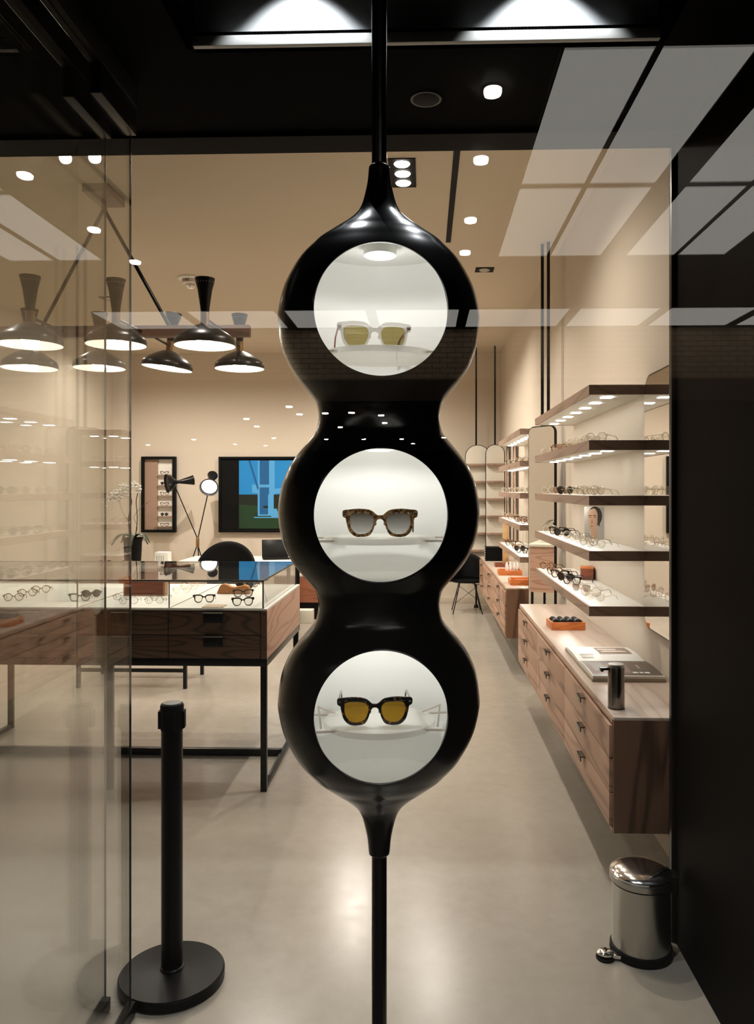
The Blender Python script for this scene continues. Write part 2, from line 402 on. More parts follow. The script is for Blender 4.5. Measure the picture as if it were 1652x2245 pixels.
# vestibule ceiling with a light recess
vc = MB(); zc = 3.0; rx, ry0, ry1 = .68, 1.22, 2.26
vc.box(LX, -rx, YG, YP-.12, zc, zc+.05); vc.box(rx, 2.2, YG, YP-.12, zc, zc+.05)
vc.box(-rx, rx, YG, ry0, zc, zc+.05); vc.box(-rx, rx, ry1, YP-.12, zc, zc+.05)
struct('ceiling_vestibule', vc, VOID)
rc = MB(); rc.box(-rx-.02, -rx, ry0, ry1, zc, 3.65); rc.box(rx, rx+.02, ry0, ry1, zc, 3.65)
rc.box(-rx, rx, ry0-.02, ry0, zc, 3.65); rc.box(-rx-.02, rx+.02, ry0-.02, ry1+.02, 3.65, 3.68)
struct('ceiling_recess', rc, VOID)
struct('trim_3', MB().box(-rx, rx, ry1, ry1+.02, zc, 3.65), pm('recess_face', (.34, .35, .36), .5, bump=.05, bs=120))
struct('trim_4', MB().box(-rx, rx, ry1-.018, ry1, zc, zc+.03), pm('recess_lip', (.5, .5, .48), .4), bev=.002)
for i, (sx, pw) in enumerate(((-.365, 60), (.345, 66))):
    t = thing('recess_spotlight', 'round black spotlight hidden in the %s half of the entrance ceiling recess' % ('left', 'right')[i], 'spotlight', (sx, 2.08, 3.65))
    obj('housing', MB().lathe([(.026, -.19), (.03, -.19), (.033, -.255), (.035, -.255), (.04, -.24), (.04, 0)], 24), BMAT, t)
    obj('lens', MB().lathe([(.024, -.196), (.024, -.192)], 24), DOWN, t)
    lamp('SPOT', (sx, 2.08, 3.385), pw, .008, (.93, .97, 1), spot=78, blend=.3)
# fascia above the glass on the mall side
struct('wall_fascia', MB().box(-6, 6, YG-.05, YG+.05, 3.0, 3.85), VOID)
# street-side glass front
g = thing('glass_front', 'full height clear glass shopfront pane between camera and eyewear display', 'window', (0, YG, 0))
g['kind'] = 'structure'; g.name = 'window_1'
obj('pane', MB().box(-3.2, 2.2, -.005, .005, .0, 3.0), FRONTG, g)
# two parked glass door leaves
for i, (gx, ye, lab) in enumerate(((-1.035, 2.47, 'clear glass door leaf parked edge on, farther left of the two'),
                                   (-.945, 2.45, 'clear glass door leaf parked edge on, right one beside black stanchion'))):
    t = thing('glass_door', lab, 'door', (gx, 0, 0), group='parked glass door leaves'); t.name = 'door_%d' % (i+1)
    t['kind'] = 'structure'
    obj('pane', MB().box(-.003, .003, 1.03, ye, .045, 2.93), DOORG, t)
    obj('polished_edge', MB().box(-.0032, .0032, ye, ye+.002, .045, 2.93), EDGEG, t)
    obj('bottom_rail', MB().box(-.014, .014, 1.03, ye+.012, .004, .047), BMET, t, bev=.003)
    obj('top_rail', MB().box(-.02, .02, 1.03, ye+.01, 2.93, 2.999), BMAT, t, bev=.002)
    obj('patch_fitting', MB().box(-.016, .016, ye-.26, ye+.012, 2.84, 2.94), BMET, t, bev=.003)
    obj('rail_strip', MB().box(-.021, -.02 if i else -.0205, 1.1, ye-.26, 2.93, 2.94), CHROME, t)

# ------------------------------------------------------------------ mall side, seen as reflections in the glass
MZ = 3.8; mh = MZ-CZ
struct('ceiling_mall', MB().box(-9, 9, -8.0, YG-.05, MZ, MZ+.1), pm('mall_ceiling', (.012, .010, .008), .9))
def yv(Yv): return 2*YG-Yv
def light_panel(x0, x1, v0, v1, label):
    t = thing('ceiling_light_panel', label, 'light panel', ((x0+x1)/2, (yv(v0)+yv(v1))/2, MZ), group='backlit panels of the mall ceiling')
    a, b = (x1-x0)/2, (v1-v0)/2
    obj('diffuser', MB().box(-a+.012, a-.012, -b+.012, b-.012, -.012, -.002), PANEL, t)
    f = MB(); f.box(-a, a, -b, -b+.012, -.02, 0); f.box(-a, a, b-.012, b, -.02, 0); f.box(-a, -a+.012, -b, b, -.02, 0); f.box(a-.012, a, -b, b, -.02, 0)
    obj('frame', f, pm('panel_frame', (.05, .04, .03), .6), t)
cols = [(.307, .527), (.527, .755), (.847, 1.064), (1.064, 1.276), (-1.593, -1.387), (-1.81, -1.6)]
cn = ['first panel column right of the display', 'second panel column right of the display', 'third panel column right of the display',
      'outermost panel column on the right', 'inner panel column far left', 'outer panel column far left']
for ci, (a, b) in enumerate(cols):
    for ri, (v0, v1) in enumerate(((1.74, 2.53), (2.55, 3.31))):
        light_panel(a*mh+.005, b*mh-.005, v0*mh, v1*mh, 'backlit ceiling panel mirrored in glass, %s, %s row' % (cn[ci], ('upper', 'lower')[ri]))
bx = [-1.9, -1.36, -.81, -.30, .22, .83, 1.325, 1.85, 2.4]
for i in range(8):
    light_panel(bx[i]*mh+.05, bx[i+1]*mh-.05, 4.26*mh, 4.74*mh, 'dim backlit panel mirrored low in glass, %s from left of the band' % ORD[i])
def mall_down(x, v, z, r, label, name='mall_downlight', group='round downlights of the mall ceiling'):
    t = thing(name, label, 'downlight', (x, yv(v), z), group=group)
    obj('lens', MB().lathe([(r, -.03), (r*1.05, -.02), (r*1.05, -.004)], 20), MALLD, t)
    obj('ring', MB().lathe([(r*1.1, -.012), (r*1.25, -.01), (r*1.25, 0)], 20), BMAT, t)
for i, v in enumerate((1.93, 2.33, 2.85, 3.24)):
    mall_down(.17*mh, v*mh, MZ, .045, 'round ceiling downlight mirrored right of display, %s from the top' % ORD[i])
for i, v in enumerate((2.40, 2.91, 3.33)):
    mall_down(-1.262*mh, v*mh, MZ, .045, 'round ceiling downlight mirrored at upper left, %s from the top' % ORD[i])
struct('wall_mall', MB().box(-9, 9, -8.2, -8.0, 3.12, MZ+.1), BRICK)
struct('wall_opposite', MB().box(-9, 9, -8.15, -8.0, 2.84, 3.12), pm('dark_fascia', (.07, .045, .03), .8))
sg = thing('mall_sign', 'dark lettering mirrored faintly above the right wall shelves', 'sign', at(1247, 868, 2*YG+7.99))
sg.location = (1.90, -7.99, 2.88)
me = text_mesh('NORTHPARK', .26, .008); me.transform(RX90); me.transform(Matrix.Rotation(PI, 4, 'Z'))
obj('lettering', me, BMAT, sg)
struct('wall_store', MB().box(-9, 9, -26, -25.9, 0, 3.1), VOID)
for px, py in [(537, 915), (655, 905), (560, 932), (420, 961), (318, 973), (512, 972), (580, 975), (632, 888), (712, 903), (770, 902), (835, 908), (843, 925),
               (745, 934), (714, 961), (797, 961), (880, 961), (905, 971), (972, 958), (598, 958)]:
    d = 1.3*F/(1072-py); u = (px-877.8)/F
    x = d*(-math.sin(TH)+u*math.cos(TH))
    mall_down(x, d, 3.0, .05, 'tiny bright spotlight of the store opposite, mirrored as a sparkle', 'store_spotlight', 'spotlights of the store opposite')

# ------------------------------------------------------------------ sunglasses
OUT = [(0, 14), (6, 14.5), (15, 22), (25, 25.6), (44, 26.6), (60, 25), (72.5, 23), (72.6, 12), (67, 8.5), (65, -2), (60, -17), (49, -26.4), (34, -27.5), (21, -24.5), (14, -15), (9.5, -2), (5.5, 5.5), (0, 7.5)]
HOL = [(13, 9), (17, 14.5), (25, 17.5), (44, 18.3), (57, 15.5), (60, 6), (58, -9), (48, -21), (34, -23.2), (21, -18.5), (14.5, -8), (12, 3)]
def spec_geometry(kind):
    """front, lenses and temples of one pair; x across, -y forward, z up, standing on z = 0"""
    s = .001
    if kind == 'round':
        cx, ra, rb = 33.5, 23.5, 22.5
        hole = [(cx+ra*math.cos(a)*(1+.05*math.sin(a)), rb*math.sin(a)) for a in [2*PI*i/22 for i in range(22)]]
        half = [(0, 8), (5, 9.5), (12, 15), (20, 23), (34, 26.5), (50, 23), (60, 15), (67, 15), (67, 7), (61, 3), (59, -8), (50, -21), (34, -26.6), (18, -21), (9, -7), (5.5, 1), (0, 4)]
    else: hole = smoothed([(x, y, 0) for x, y in HOL], 3); half = OUT
    hole = [(p[0], p[1]) for p in hole]
    full = [(p[0], p[1], 0) for p in half]+[(-p[0], p[1], 0) for p in half[-2:0:-1]]
    full = [(p[0]*s, p[1]*s) for p in smoothed(full, 3)]
    hr = [(x*s, y*s) for x, y in hole]; hl = [(-x*s, y*s) for x, y in hole]
    front = curve_mesh([full, hr, hl], .0014, .0006)
    lens = [curve_mesh([h], .0005) for h in ([(x*1.02, y*1.02) for x, y in hr], [(x*1.02, y*1.02) for x, y in hl])]
    zz = .0281
    def fix(me):
        me.transform(RX90)
        for v in me.vertices: v.co.y += .006*(v.co.x/.07)**2; v.co.z += zz
        return me
    fix(front); [fix(l) for l in lens]
    if kind == 'wire':
        mb = MB()
        for sg_ in (1, -1):
            cx = 34*sg_
            mb.tube([((cx+24*math.cos(a))*s, 0, (23*math.sin(a))*s+zz) for a in [2*PI*i/26 for i in range(26)]], .0008, 6, closed=True)
            mb.tube([(58*s*sg_, 0, zz+.004), (.066*sg_, .004, zz+.005), (.0665*sg_, .006, zz+.005)], .0011, 6)
        mb.tube([(-.011, 0, zz+.006), (-.006, -.001, zz+.011), (.006, -.001, zz+.011), (.011, 0, zz+.006)], .0009, 6)
        bpy.data.meshes.remove(front); front = mb.mesh('front')
    tm = []
    W = .0655 if kind == 'wire' else (.0655 if kind == 'round' else .071)
    th, h0 = (.0011, .0022) if kind == 'wire' else (.0016, .0055)
    zt = zz+(.005 if kind == 'wire' else (.011 if kind == 'round' else .017))
    pr = [(.004, zt, h0), (.05, zt-.001, h0*.8), (.095, zt-.003, h0*.75), (.113, zt-.009, h0*.9), (.128, zt-.024, h0), (.137, max(.004, zt-.042), h0*.9)]
    for sg_ in (1, -1):
        mb = MB(); b = 0
        for i, (y, z, h) in enumerate(pr):
            xx = sg_*(W-.004*(y/.137)); dz = h*.5
            dy = dz*.7 if i > 2 else 0
            mb.v += [(xx-th, y-dy, z-dz), (xx+th, y-dy, z-dz), (xx+th, y+dy, z+dz), (xx-th, y+dy, z+dz)]
        for i in range(len(pr)-1):
            for k in range(4):
                mb.f.append([i*4+k, i*4+(k+1) % 4, i*4+4+(k+1) % 4, i*4+4+k]); mb.m.append(0)
        n = len(pr)-1
        mb.f += [[3, 2, 1, 0], [n*4, n*4+1, n*4+2, n*4+3]]; mb.m += [0, 0]
        tm.append(mb)
    return front, lens, tm, W, zt
def eyeglasses(name, kind, fm, lm, label, cat, loc=(0, 0, 0), rz=0, group=None, tmat=None, detail=False, sc=1):
    front, lens, tm, W, zt = spec_geometry(kind)
    t = thing(name, label, cat, loc, rz, group); t.scale = (sc, sc, sc)
    obj('frame_front', front, fm, t)
    for l in lens: obj('lens', l, lm, t, smooth=0)
    for i, m in enumerate(tm):
        o = obj('temple', m, tmat or fm, t, bev=.0006)
        if detail:
            sgn = (1, -1)[i]
            hb = MB().box(sgn*(W-.004)-.002, sgn*(W-.004)+.002, .0035, .012, zt-.003, zt+.003)
            obj('hinge', hb, GUN, o, bev=.0005)
    if detail:
        for sgn in (1, -1):
            obj('rivet', place(curve_mesh([rrect(-.0022, .0022, -.0008, .0008, .0007, 3)], .0005, .0002), Matrix.Translation((sgn*.0685, .0032, zt+.0005)) @ RX90), CHROME, t)
        for sgn in (1, -1):
            mb = MB(); mb.lathe([(.001, -.004), (.0022, -.003), (.0026, 0), (.0022, .003), (.001, .004)], 10, c=(sgn*.0095, .005, .026))
            obj('nose_pad', mb, fm, t)
    return t
PROTO = {}
STY = {'tort': ('square', TORT, LENSC, 'dark tortoiseshell eyeglasses'), 'black': ('square', BLKF, LENSC, 'black square eyeglasses'),
       'clear': ('round', CLEARF, LENSC, 'clear frame round eyeglasses'), 'amber': ('round', BROWNF, LENSC, 'amber round eyeglasses'),
       'gold': ('wire', GOLD, LENSC, 'gold wire round eyeglasses'), 'silver': ('wire', SILV, LENSC, 'thin silver wire eyeglasses'),
       'sun': ('round', BLKF, LENSD, 'black round sunglasses with dark lenses'), 'rose': ('wire', GOLD, LENSR, 'gold wire eyeglasses with rose lenses'),
       'blkwire': ('wire', BMET, LENSC, 'thin black wire eyeglasses')}
def pair(sty, loc, rz, where, group, sc=1):
    k, fm, lm, txt = STY[sty]
    if sty not in PROTO:
        o = eyeglasses('sunglasses' if sty in ('sun', 'rose') else 'eyeglasses', k, fm, lm, txt+', '+where, 'glasses', loc, rz, group); PROTO[sty] = o
    else: o = dup(PROTO[sty], loc, rz, txt+', '+where, group)
    o.scale = (sc, sc, sc)
    return o

# ------------------------------------------------------------------ the pole display
DX, DY, DR = at(831, 1000, 1.55).x, 1.55, math.radians(5.2)
def dp(x, y, z): return (DX+x*math.cos(DR)-y*math.sin(DR), DY+x*math.sin(DR)+y*math.cos(DR), z)
C = [2.035, 1.653, 1.280]
SY = .75
half_top = [(.0, .202), (.018, .2015), (.045, .1965), (.07, .189), (.095, .177), (.12, .162), (.135, .150), (.148, .137), (.161, .124), (.1735, .107), (.186, .088), (.199, .068),
            (.212, .052), (.224, .0415), (.24, .034), (.262, .028), (.285, .0235), (.31, .0212), (.314, .0195), (.318, .0152)]
waist = [(0, .202), (.045, .1965), (.07, .189), (.095, .1775), (.12, .16), (.145, .139), (.158, .129), (.17, .1245), (.191, .1215)]
prof = [(.0151, .0)]
prof += [(r, C[2]-d) for d, r in half_top[::-1]]
def mid(c0, c1):
    h = (c1-c0)/2; sc_ = h/.191
    return [(r, c0+d*sc_) for d, r in waist[1:]]+[(r, c1-d*sc_) for d, r in waist[-2:0:-1]]
prof += mid(C[2], C[1])+[(.202, C[1])]+mid(C[1], C[0])+[(.202, C[0])]
prof += [(r, C[0]+d) for d, r in half_top[1:]]+[(.0151, 3.648)]
dense = [prof[0]]
P3 = [(r, z, 0) for r, z in prof[1:-1]]
P3 = smoothed(P3, 3, closed=False)
dense += [(p[0], p[1]) for p in P3]+[prof[-1]]
def profile_r(z):
    for i in range(len(dense)-1):
        if dense[i][1] <= z <= dense[i+1][1]:
            t = (z-dense[i][1])/max(1e-9, dense[i+1][1]-dense[i][1]); return dense[i][0]*(1-t)+dense[i+1][0]*t
# pole is round: the flattening only acts on the wide part
def body_mesh():
    mb = MB(); n = 128
    for r, z in dense:
        s = 1-(1-SY)*min(1, max(0, (r-.02)/.08))
        for k in range(n):
            a = 2*PI*k/n; mb.v.append((r*math.cos(a), r*math.sin(a)*s, z))
    for i in range(len(dense)-1):
        for k in range(n): mb.f.append([i*n+k, i*n+(k+1) % n, (i+1)*n+(k+1) % n, (i+1)*n+k])
    mb.f.append(list(range(n))[::-1]); mb.f.append([(len(dense)-1)*n+k for k in range(n)]); return mb.mesh('body')
LIM = [(-.14, .145), (-.133, .15), (-.157, .15)]
def chamber(i, d, z0=None, z1=None):
    lo, hi = LIM[i]; lo = lo if z0 is None else z0; hi = hi if z1 is None else z1
    n = 72; mb = MB(); st = 24
    for j in range(st+1):
        z = C[i]+lo+(hi-lo)*j/st; r = min(profile_r(z), .19)-d
        for k in range(n): a = 2*PI*k/n; mb.v.append((r*math.cos(a), r*math.sin(a)*SY, z))
    for j in range(st):
        for k in range(n): mb.f.append([j*n+k, j*n+(k+1) % n, (j+1)*n+(k+1) % n, (j+1)*n+k])
    mb.f.append(list(range(n))[::-1]); mb.f.append([st*n+k for k in range(n)]); return mb.mesh('chamber')
OR = .1265; OZ = [2.036, 1.651, 1.274]
def opener(i, r):
    me = MB().lathe([(r, 0), (r, .3)], 96).mesh('o'); me.transform(Matrix.Rotation(PI/2, 4, 'X')); me.transform(Matrix.Translation((0, 0, OZ[i]))); return me
disp = thing('eyewear_display', 'glossy black three bulb display on floor to ceiling pole behind shopfront glass', 'display stand', (DX, DY, 0), DR)
bmesh_body = boolean(body_mesh(), [chamber(i, .010) for i in range(3)]+[opener(i, OR) for i in range(3)])
obj('body', bmesh_body, BODY, disp, smooth=30)
obj('floor_flange', MB().lathe([(.05, 0), (.05, .006), (.045, .009), (.016, .01)], 32), BMET, disp)
for i in range(3):
    out_, inn = chamber(i, .0105), chamber(i, .0145, LIM[i][0]+.004, LIM[i][1]-.004)
    liner = obj('niche_liner', boolean(out_, [inn, opener(i, OR-.0005)]), LINER, disp, smooth=30)
    # thin bezel ring following the opening edge
    ring = MB(); pts = []
    for k in range(96):
        a = 2*PI*k/96; x, z = OR*math.cos(a), OZ[i]+OR*math.sin(a)
        r = profile_r(z); y = -SY*math.sqrt(max(0, r*r-x*x)); pts.append((x, y+.0012, z))
    ring.tube(pts, .0017, 8, closed=True); obj('bezel', ring, BODY, disp)
    zt = C[i]+LIM[i][1]-.005
    lm = obj('niche_lamp', MB().lathe([(.030, -.020), (.032, -.019), (.032, -.002), (.031, 0)], 40, c=(0, -.045 if i == 0 else .0, zt)), WHITE, disp)
    obj('lamp_lens', MB().lathe([(.0215, -.0222), (.0225, -.0202)], 32, c=(0, -.045 if i == 0 else .0, zt)), NICHEL, lm)
    lamp('POINT', dp(0, -.04 if i == 0 else .0, zt-.05), (.32, .25, .18)[i], .018, (1, .99, .96))
    lamp('SPOT', dp(0, -.045 if i == 0 else .0, zt-.028), (.80, .85, .85)[i], .018, (1, .99, .96), spot=170, blend=.25)
PZ = [1.973, 1.605, 1.237]
for i in range(3):
    z = PZ[i]; r = .112
    pl = obj('acrylic_shelf', MB().lathe([(r-.001, -.012), (r, -.011), (r, -.001), (r-.001, 0)], 72, c=(0, -.0, z), sy=.86), ACRYL, disp)
    for sgn in (1, -1):
        for yy in (-.055, .055):
            R0 = Vector((sgn*.082, yy, z-.006)); R1 = Vector((sgn*.15, yy*1.1, z-.006))
            obj('support_pin', MB().tube([R0, R1], .0026, 10), pm('pin_metal', (.62, .56, .5), .35, metal=.6), disp)
for sgn in (1, -1):
    z = PZ[2]
    obj('bracket_rod', MB().tube([(sgn*.09, .03, z+.005), (sgn*.122, -.005, z+.028), (sgn*.116, -.02, z-.012)], .0022, 8), MATS['pin_metal'], disp)
GZ = .0
eyeglasses('sunglasses', 'square', CLEARF, LENSG, 'clear frame sunglasses with olive lenses in the top display bubble', 'sunglasses', dp(-.010, -.035, PZ[0]+.0012), math.radians(12), tmat=REDF, detail=True)
eyeglasses('sunglasses', 'square', STRIPE, LENSGR, 'striped brown sunglasses with grey gradient lenses in the middle display bubble', 'sunglasses', dp(.000, -.045, PZ[1]+.0012), math.radians(2), tmat=BLKF, detail=True)
eyeglasses('sunglasses', 'square', TORT, LENSA, 'dark tortoiseshell sunglasses with amber lenses in the bottom display bubble', 'sunglasses', dp(-.010, -.045, PZ[2]+.0012), math.radians(5), tmat=TORT, detail=True)

# ------------------------------------------------------------------ stanchion
st = thing('stanchion', 'black belt stanchion post on round base beside the glass doors', 'stanchion', (-.872, 2.64, 0))
obj('base', MB().lathe([(.170, 0), (.178, .006), (.178, .030), (.172, .037), (.06, .045), (.045, .047)], 72), pm('stanchion_black', (.003, .003, .0035), .4, spec=.18), st)
obj('collar', MB().lathe([(.040, .046), (.041, .05), (.038, .054), (.036, .055)], 40), BMET, st)
obj('post', MB().lathe([(.036, .046), (.036, .90)], 40), MATS['stanchion_black'], st)
hd = obj('belt_head', MB().lathe([(.038, .87), (.0395, .875), (.0395, .952), (.037, .958)], 40), BMAT, st)
obj('cap', MB().lathe([(.033, .958), (.031, .962)], 40), pm('cap_grey', (.045, .05, .05), .3), hd)
for a in (0, 90, 180, 270):
    M = Matrix.Rotation(math.radians(a+8), 4, 'Z')
    b = MB().box(.036, .045, -.016, .016, .875, .935); b.v = [tuple(M @ Vector(v)) for v in b.v]
    obj('belt_slot', b, BMAT, hd, bev=.002)

# ------------------------------------------------------------------ bin
bn = thing('pedal_bin', 'small brushed steel pedal bin on the floor at right by black wall', 'bin', (.795, 2.86, 0), math.radians(-12))
R = .105
obj('body', MB().lathe([(R, .028), (R, .262), (R*1.01, .264)], 64), STEEL, bn)
obj('base_ring', MB().lathe([(R*1.05, 0), (R*1.07, .008), (R*1.05, .03), (R*.98, .032)], 64), BMAT, bn)
ld = obj('lid', MB().lathe([(R*1.05, .292), (R*1.05, .297), (R*1.0, .303), (R*.8, .313), (R*.5, .321), (R*.2, .325), (.002, .326)], 64), CHROME, bn)
obj('lid_band', MB().lathe([(R*1.03, .265), (R*1.07, .268), (R*1.07, .288), (R*1.04, .292)], 64), STEEL, bn)
obj('gasket', MB().lathe([(R*1.035, .2615), (R*1.045, .263), (R*1.045, .266), (R*1.03, .2665)], 64), BMAT, bn)
hg = MB().box(R*.75, R*1.22, -.035, .035, .24, .30); obj('hinge_block', hg, BMAT, bn, bev=.008)
pd = MB(); pd.lathe([(.004, .028), (.022, .026), (.030, .020), (.031, .014), (.024, .008), (.006, .006)], 32, c=(-.128, -.075, .004), sy=.8)
pd.box(-.12, -.06, -.083, -.05, .008, .02)
obj('pedal', pd, CHROME, bn)
obj('pedal_guard', MB().lathe([(.033, .0), (.034, .006), (.030, .010)], 32, c=(-.128, -.073, 0)), BMAT, bn)

# ------------------------------------------------------------------ drawer cabinets on the right wall
CF, CT, CB = .745, .80, .344
def cabinet(y0, y1, ncol, label):
    t = thing('drawer_cabinet', label, 'cabinet', (CF, y0, 0), group='floating oak drawer cabinets')
    L = y1-y0; D = WX-CF-.005
    obj('countertop', MB().box(0, D, 0, L, CT-.012, CT), OAKT, t, bev=.001)
    obj('carcass', MB().box(.012, D, .014, L-.012, CB, CT-.012), pm('cabinet_shadow', (.05, .03, .02), .7), t)
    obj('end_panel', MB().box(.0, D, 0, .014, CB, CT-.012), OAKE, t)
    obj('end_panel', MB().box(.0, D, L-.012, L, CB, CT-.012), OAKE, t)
    obj('face_frame', MB().box(.003, .012, .014, L-.012, CB, CT-.012), MATS['cabinet_shadow'], t)
    obj('top_rail', MB().box(-.004, .003, .014, L-.012, CT-.026, CT-.012), OAKF, t)
    obj('bottom_rail', MB().box(-.002, .003, .014, L-.012, CB, CB+.012), OAKF, t)
    h = (CT-.03-CB-.022)/3; w_ = (L-.03)/ncol
    for c in range(ncol):
        for r in range(3):
            ya = .016+c*w_+.003; yb = .016+(c+1)*w_-.003; za = CB+.018+r*h+.0025; zb = CB+.018+(r+1)*h-.0025
            d = obj('drawer', MB().box(-.014, .003, ya, yb, za, zb), OAKF, t, bev=.0012)
            ym = (ya+yb)/2
            hb = MB(); hb.box(-.038, -.014, ym-.04, ym+.04, zb-.018, zb-.011); hb.box(-.038, -.032, ym-.04, ym+.04, zb-.036, zb-.011)
            obj('handle', hb, BRONZE, d, bev=.002)
    return t
cabinet(3.06, 6.06, 3, 'pale topped oak drawer cabinet on right wall, nearer one behind the bin')
cabinet(7.03, 10.3, 3, 'pale topped oak drawer cabinet on right wall, farther one with three trays')

# ------------------------------------------------------------------ wall shelves
SZ = [2.234, 1.949, 1.664, 1.379, 1.0945]; SF = .845
def shelf(y0, y1, z, label, leds, grp):
    t = thing('wall_shelf', label, 'shelf', (SF, y0, z), group=grp)
    L = y1-y0; D = WX-SF-.001; T = .049
    obj('panel', MB().box(.012, D, .012, L-.012, -T+.002, 0), SHELFW, t)
    obj('edge_band', MB().box(0, .012, 0, L, -T, .0015).box(.012, D, 0, .012, -T, .0015).box(.012, D, L-.012, L, -T, .0015), SHEDGE, t)
    if leds:
        for k in range(7):
            y = L*(k+.5)/7
            obj('led_light', MB().box(D*.42-.028, D*.42+.028, y-.028, y+.028, -T-.001, -T+.001), LED2, t)
    return t
UN = [('nearer', 3.99, 5.93), ('farther', 6.87, 8.82)]
SN = ['top', 'second', 'third', 'fourth', 'lowest']
for un, y0, y1 in UN:
    for i, z in enumerate(SZ):
        shelf(y0, y1, z, '%s wooden lit shelf of the %s right wall unit' % (SN[i], un), True if i < 4 else True, 'lit shelves of the %s unit' % un)
rows = {('nearer', 1): ['clear', 'silver', 'clear', 'clear', 'gold', 'rose', 'amber', 'clear', 'gold', 'clear'],
        ('nearer', 2): ['gold', 'clear', 'silver', 'clear', 'gold', 'sun', 'rose', 'clear', 'silver', 'clear'],
        ('nearer', 3): ['silver', 'clear', 'gold', 'silver', 'clear', 'blkwire', 'sun', 'tort', 'clear', 'silver'],
        ('nearer', 4): ['gold', 'clear', 'rose', 'silver', 'black', 'sun', 'tort', 'amber', 'gold', 'amber'],
        ('farther', 1): ['clear', 'amber', 'clear', 'silver', 'clear', 'tort', 'clear', 'gold'],
        ('farther', 2): ['clear', 'silver', 'clear', 'gold', 'clear', 'silver', 'blkwire', 'clear'],
        ('farther', 3): ['amber', 'rose', 'tort', 'gold', 'amber', 'clear', 'rose', 'clear'],
        ('farther', 4): ['blkwire', 'black', 'sun', 'amber', 'gold', 'tort', 'amber', 'rose']}
for (un, si), r in rows.items():
    y0, y1 = [(a, b) for n, a, b in UN if n == un][0]
    n = len(r)
    for k, s_ in enumerate(r):
        y = y0+.19+(y1-y0-.3)*k/(n-1)
        pair(s_, (SF+.078+random.uniform(-.01, .01), y, SZ[si]+.0005), math.radians(-42+random.uniform(-7, 7)), '%s from near end, %s shelf, %s unit' % (ORD[k], SN[si], un), 'glasses on the right wall shelves')

# portrait stand and little box on the shelves
SKIN = pm('skin_print', (.50, .31, .21), .6); HAIR = pm('hair_print', (.02, .014, .01), .6); GREYP = pm('grey_print', (.42, .40, .36), .6)
PAPER = pm('paper_white', (.78, .76, .70), .6); DARKP = pm('dark_print', (.03, .022, .017), .5); SKINS = pm('skin_shade_print', (.27, .14, .09), .6)
def art(name, w_, h_, layers, mats, parent, depth=.012):
    """flat picture in local x (width) / z (height), facing -y; layers: (material index, polygon in 0..1)"""
    mb = MB(); mb.box(0, w_, 0, depth, 0, h_)
    for li, (mi, pts) in enumerate(layers):
        mb.cur = mi; y = -.0003*(li+1)
        mb.poly([(p[0]*w_, y, p[1]*h_) for p in pts])
    return obj(name, mb, mats, parent, smooth=0)
def ell(cx, cy, rx, ry, n=20): return [(cx+rx*math.cos(2*PI*i/n), cy+ry*math.sin(2*PI*i/n)) for i in range(n)]
def face_layers(cx=.42, s=1.):
    return [(1, [(0, 0), (1, 0), (1, 1), (0, 1)]), (2, ell(cx+.12*s, .72, .36*s, .30)), (3, [(cx-.1, 0), (cx+.3, 0), (cx+.22, .35), (cx-.02, .35)]),
            (3, smooth2([(cx-.22*s, .86), (cx+.1*s, .95), (cx+.26*s, .75), (cx+.24*s, .5), (cx+.12*s, .30), (cx-.08*s, .24), (cx-.17*s, .40), (cx-.24*s, .62)])),
            (4, ell(cx-.12*s, .68, .07*s, .018)), (4, ell(cx+.1*s, .68, .07*s, .018)), (2, ell(cx-.12*s, .73, .1*s, .012)), (2, ell(cx+.1*s, .73, .1*s, .012)),
            (4, ell(cx-.04*s, .40, .07*s, .018)), (4, [(cx-.03, .66), (cx+.01, .5), (cx-.07, .49)]), (2, ell(cx+.32*s, .66, .07*s, .26))]
def smooth2(p): return [(q[0], q[1]) for q in smoothed([(a, b, 0) for a, b in p], 4)]
PM = [WHITE, GREYP, HAIR, SKIN, SKINS]
ps = thing('portrait_stand', 'white block with portrait of dark haired person on the fourth shelf', 'picture', (1.025, 4.98, SZ[3]+.001), math.radians(-24))
art('portrait', .125, .205, face_layers(), PM, ps, .004)
obj('block', MB().box(0, .125, .005, .07, 0, .205), WHITE, ps, bev=.001)
bx_ = thing('wooden_box', 'small red brown wooden box on the lowest shelf near wall', 'box', (1.09, 5.22, SZ[4]+.001), math.radians(-8))
obj('box', MB().box(-.04, .04, -.06, .06, 0, .07), REDW, bx_, bev=.002)
obj('lid', MB().box(-.041, .041, -.061, .061, .071, .084), TRAYW, bx_, bev=.002)
# tall photographs behind the farther unit
for i, (ya, za) in enumerate(((9.35, 1.0), (10.15, 1.0))):
    t = thing('wall_photograph', 'tall dark photograph of a face on right wall, %s one beyond the shelves' % ('nearer', 'farther')[i], 'picture', (WX-.004, ya+.62, za), math.radians(-90), group='tall portrait photographs')
    art('print', .62, 1.32, face_layers(.35, .9), [WHITE, DARKP, HAIR, SKIN, SKINS], t, .003)

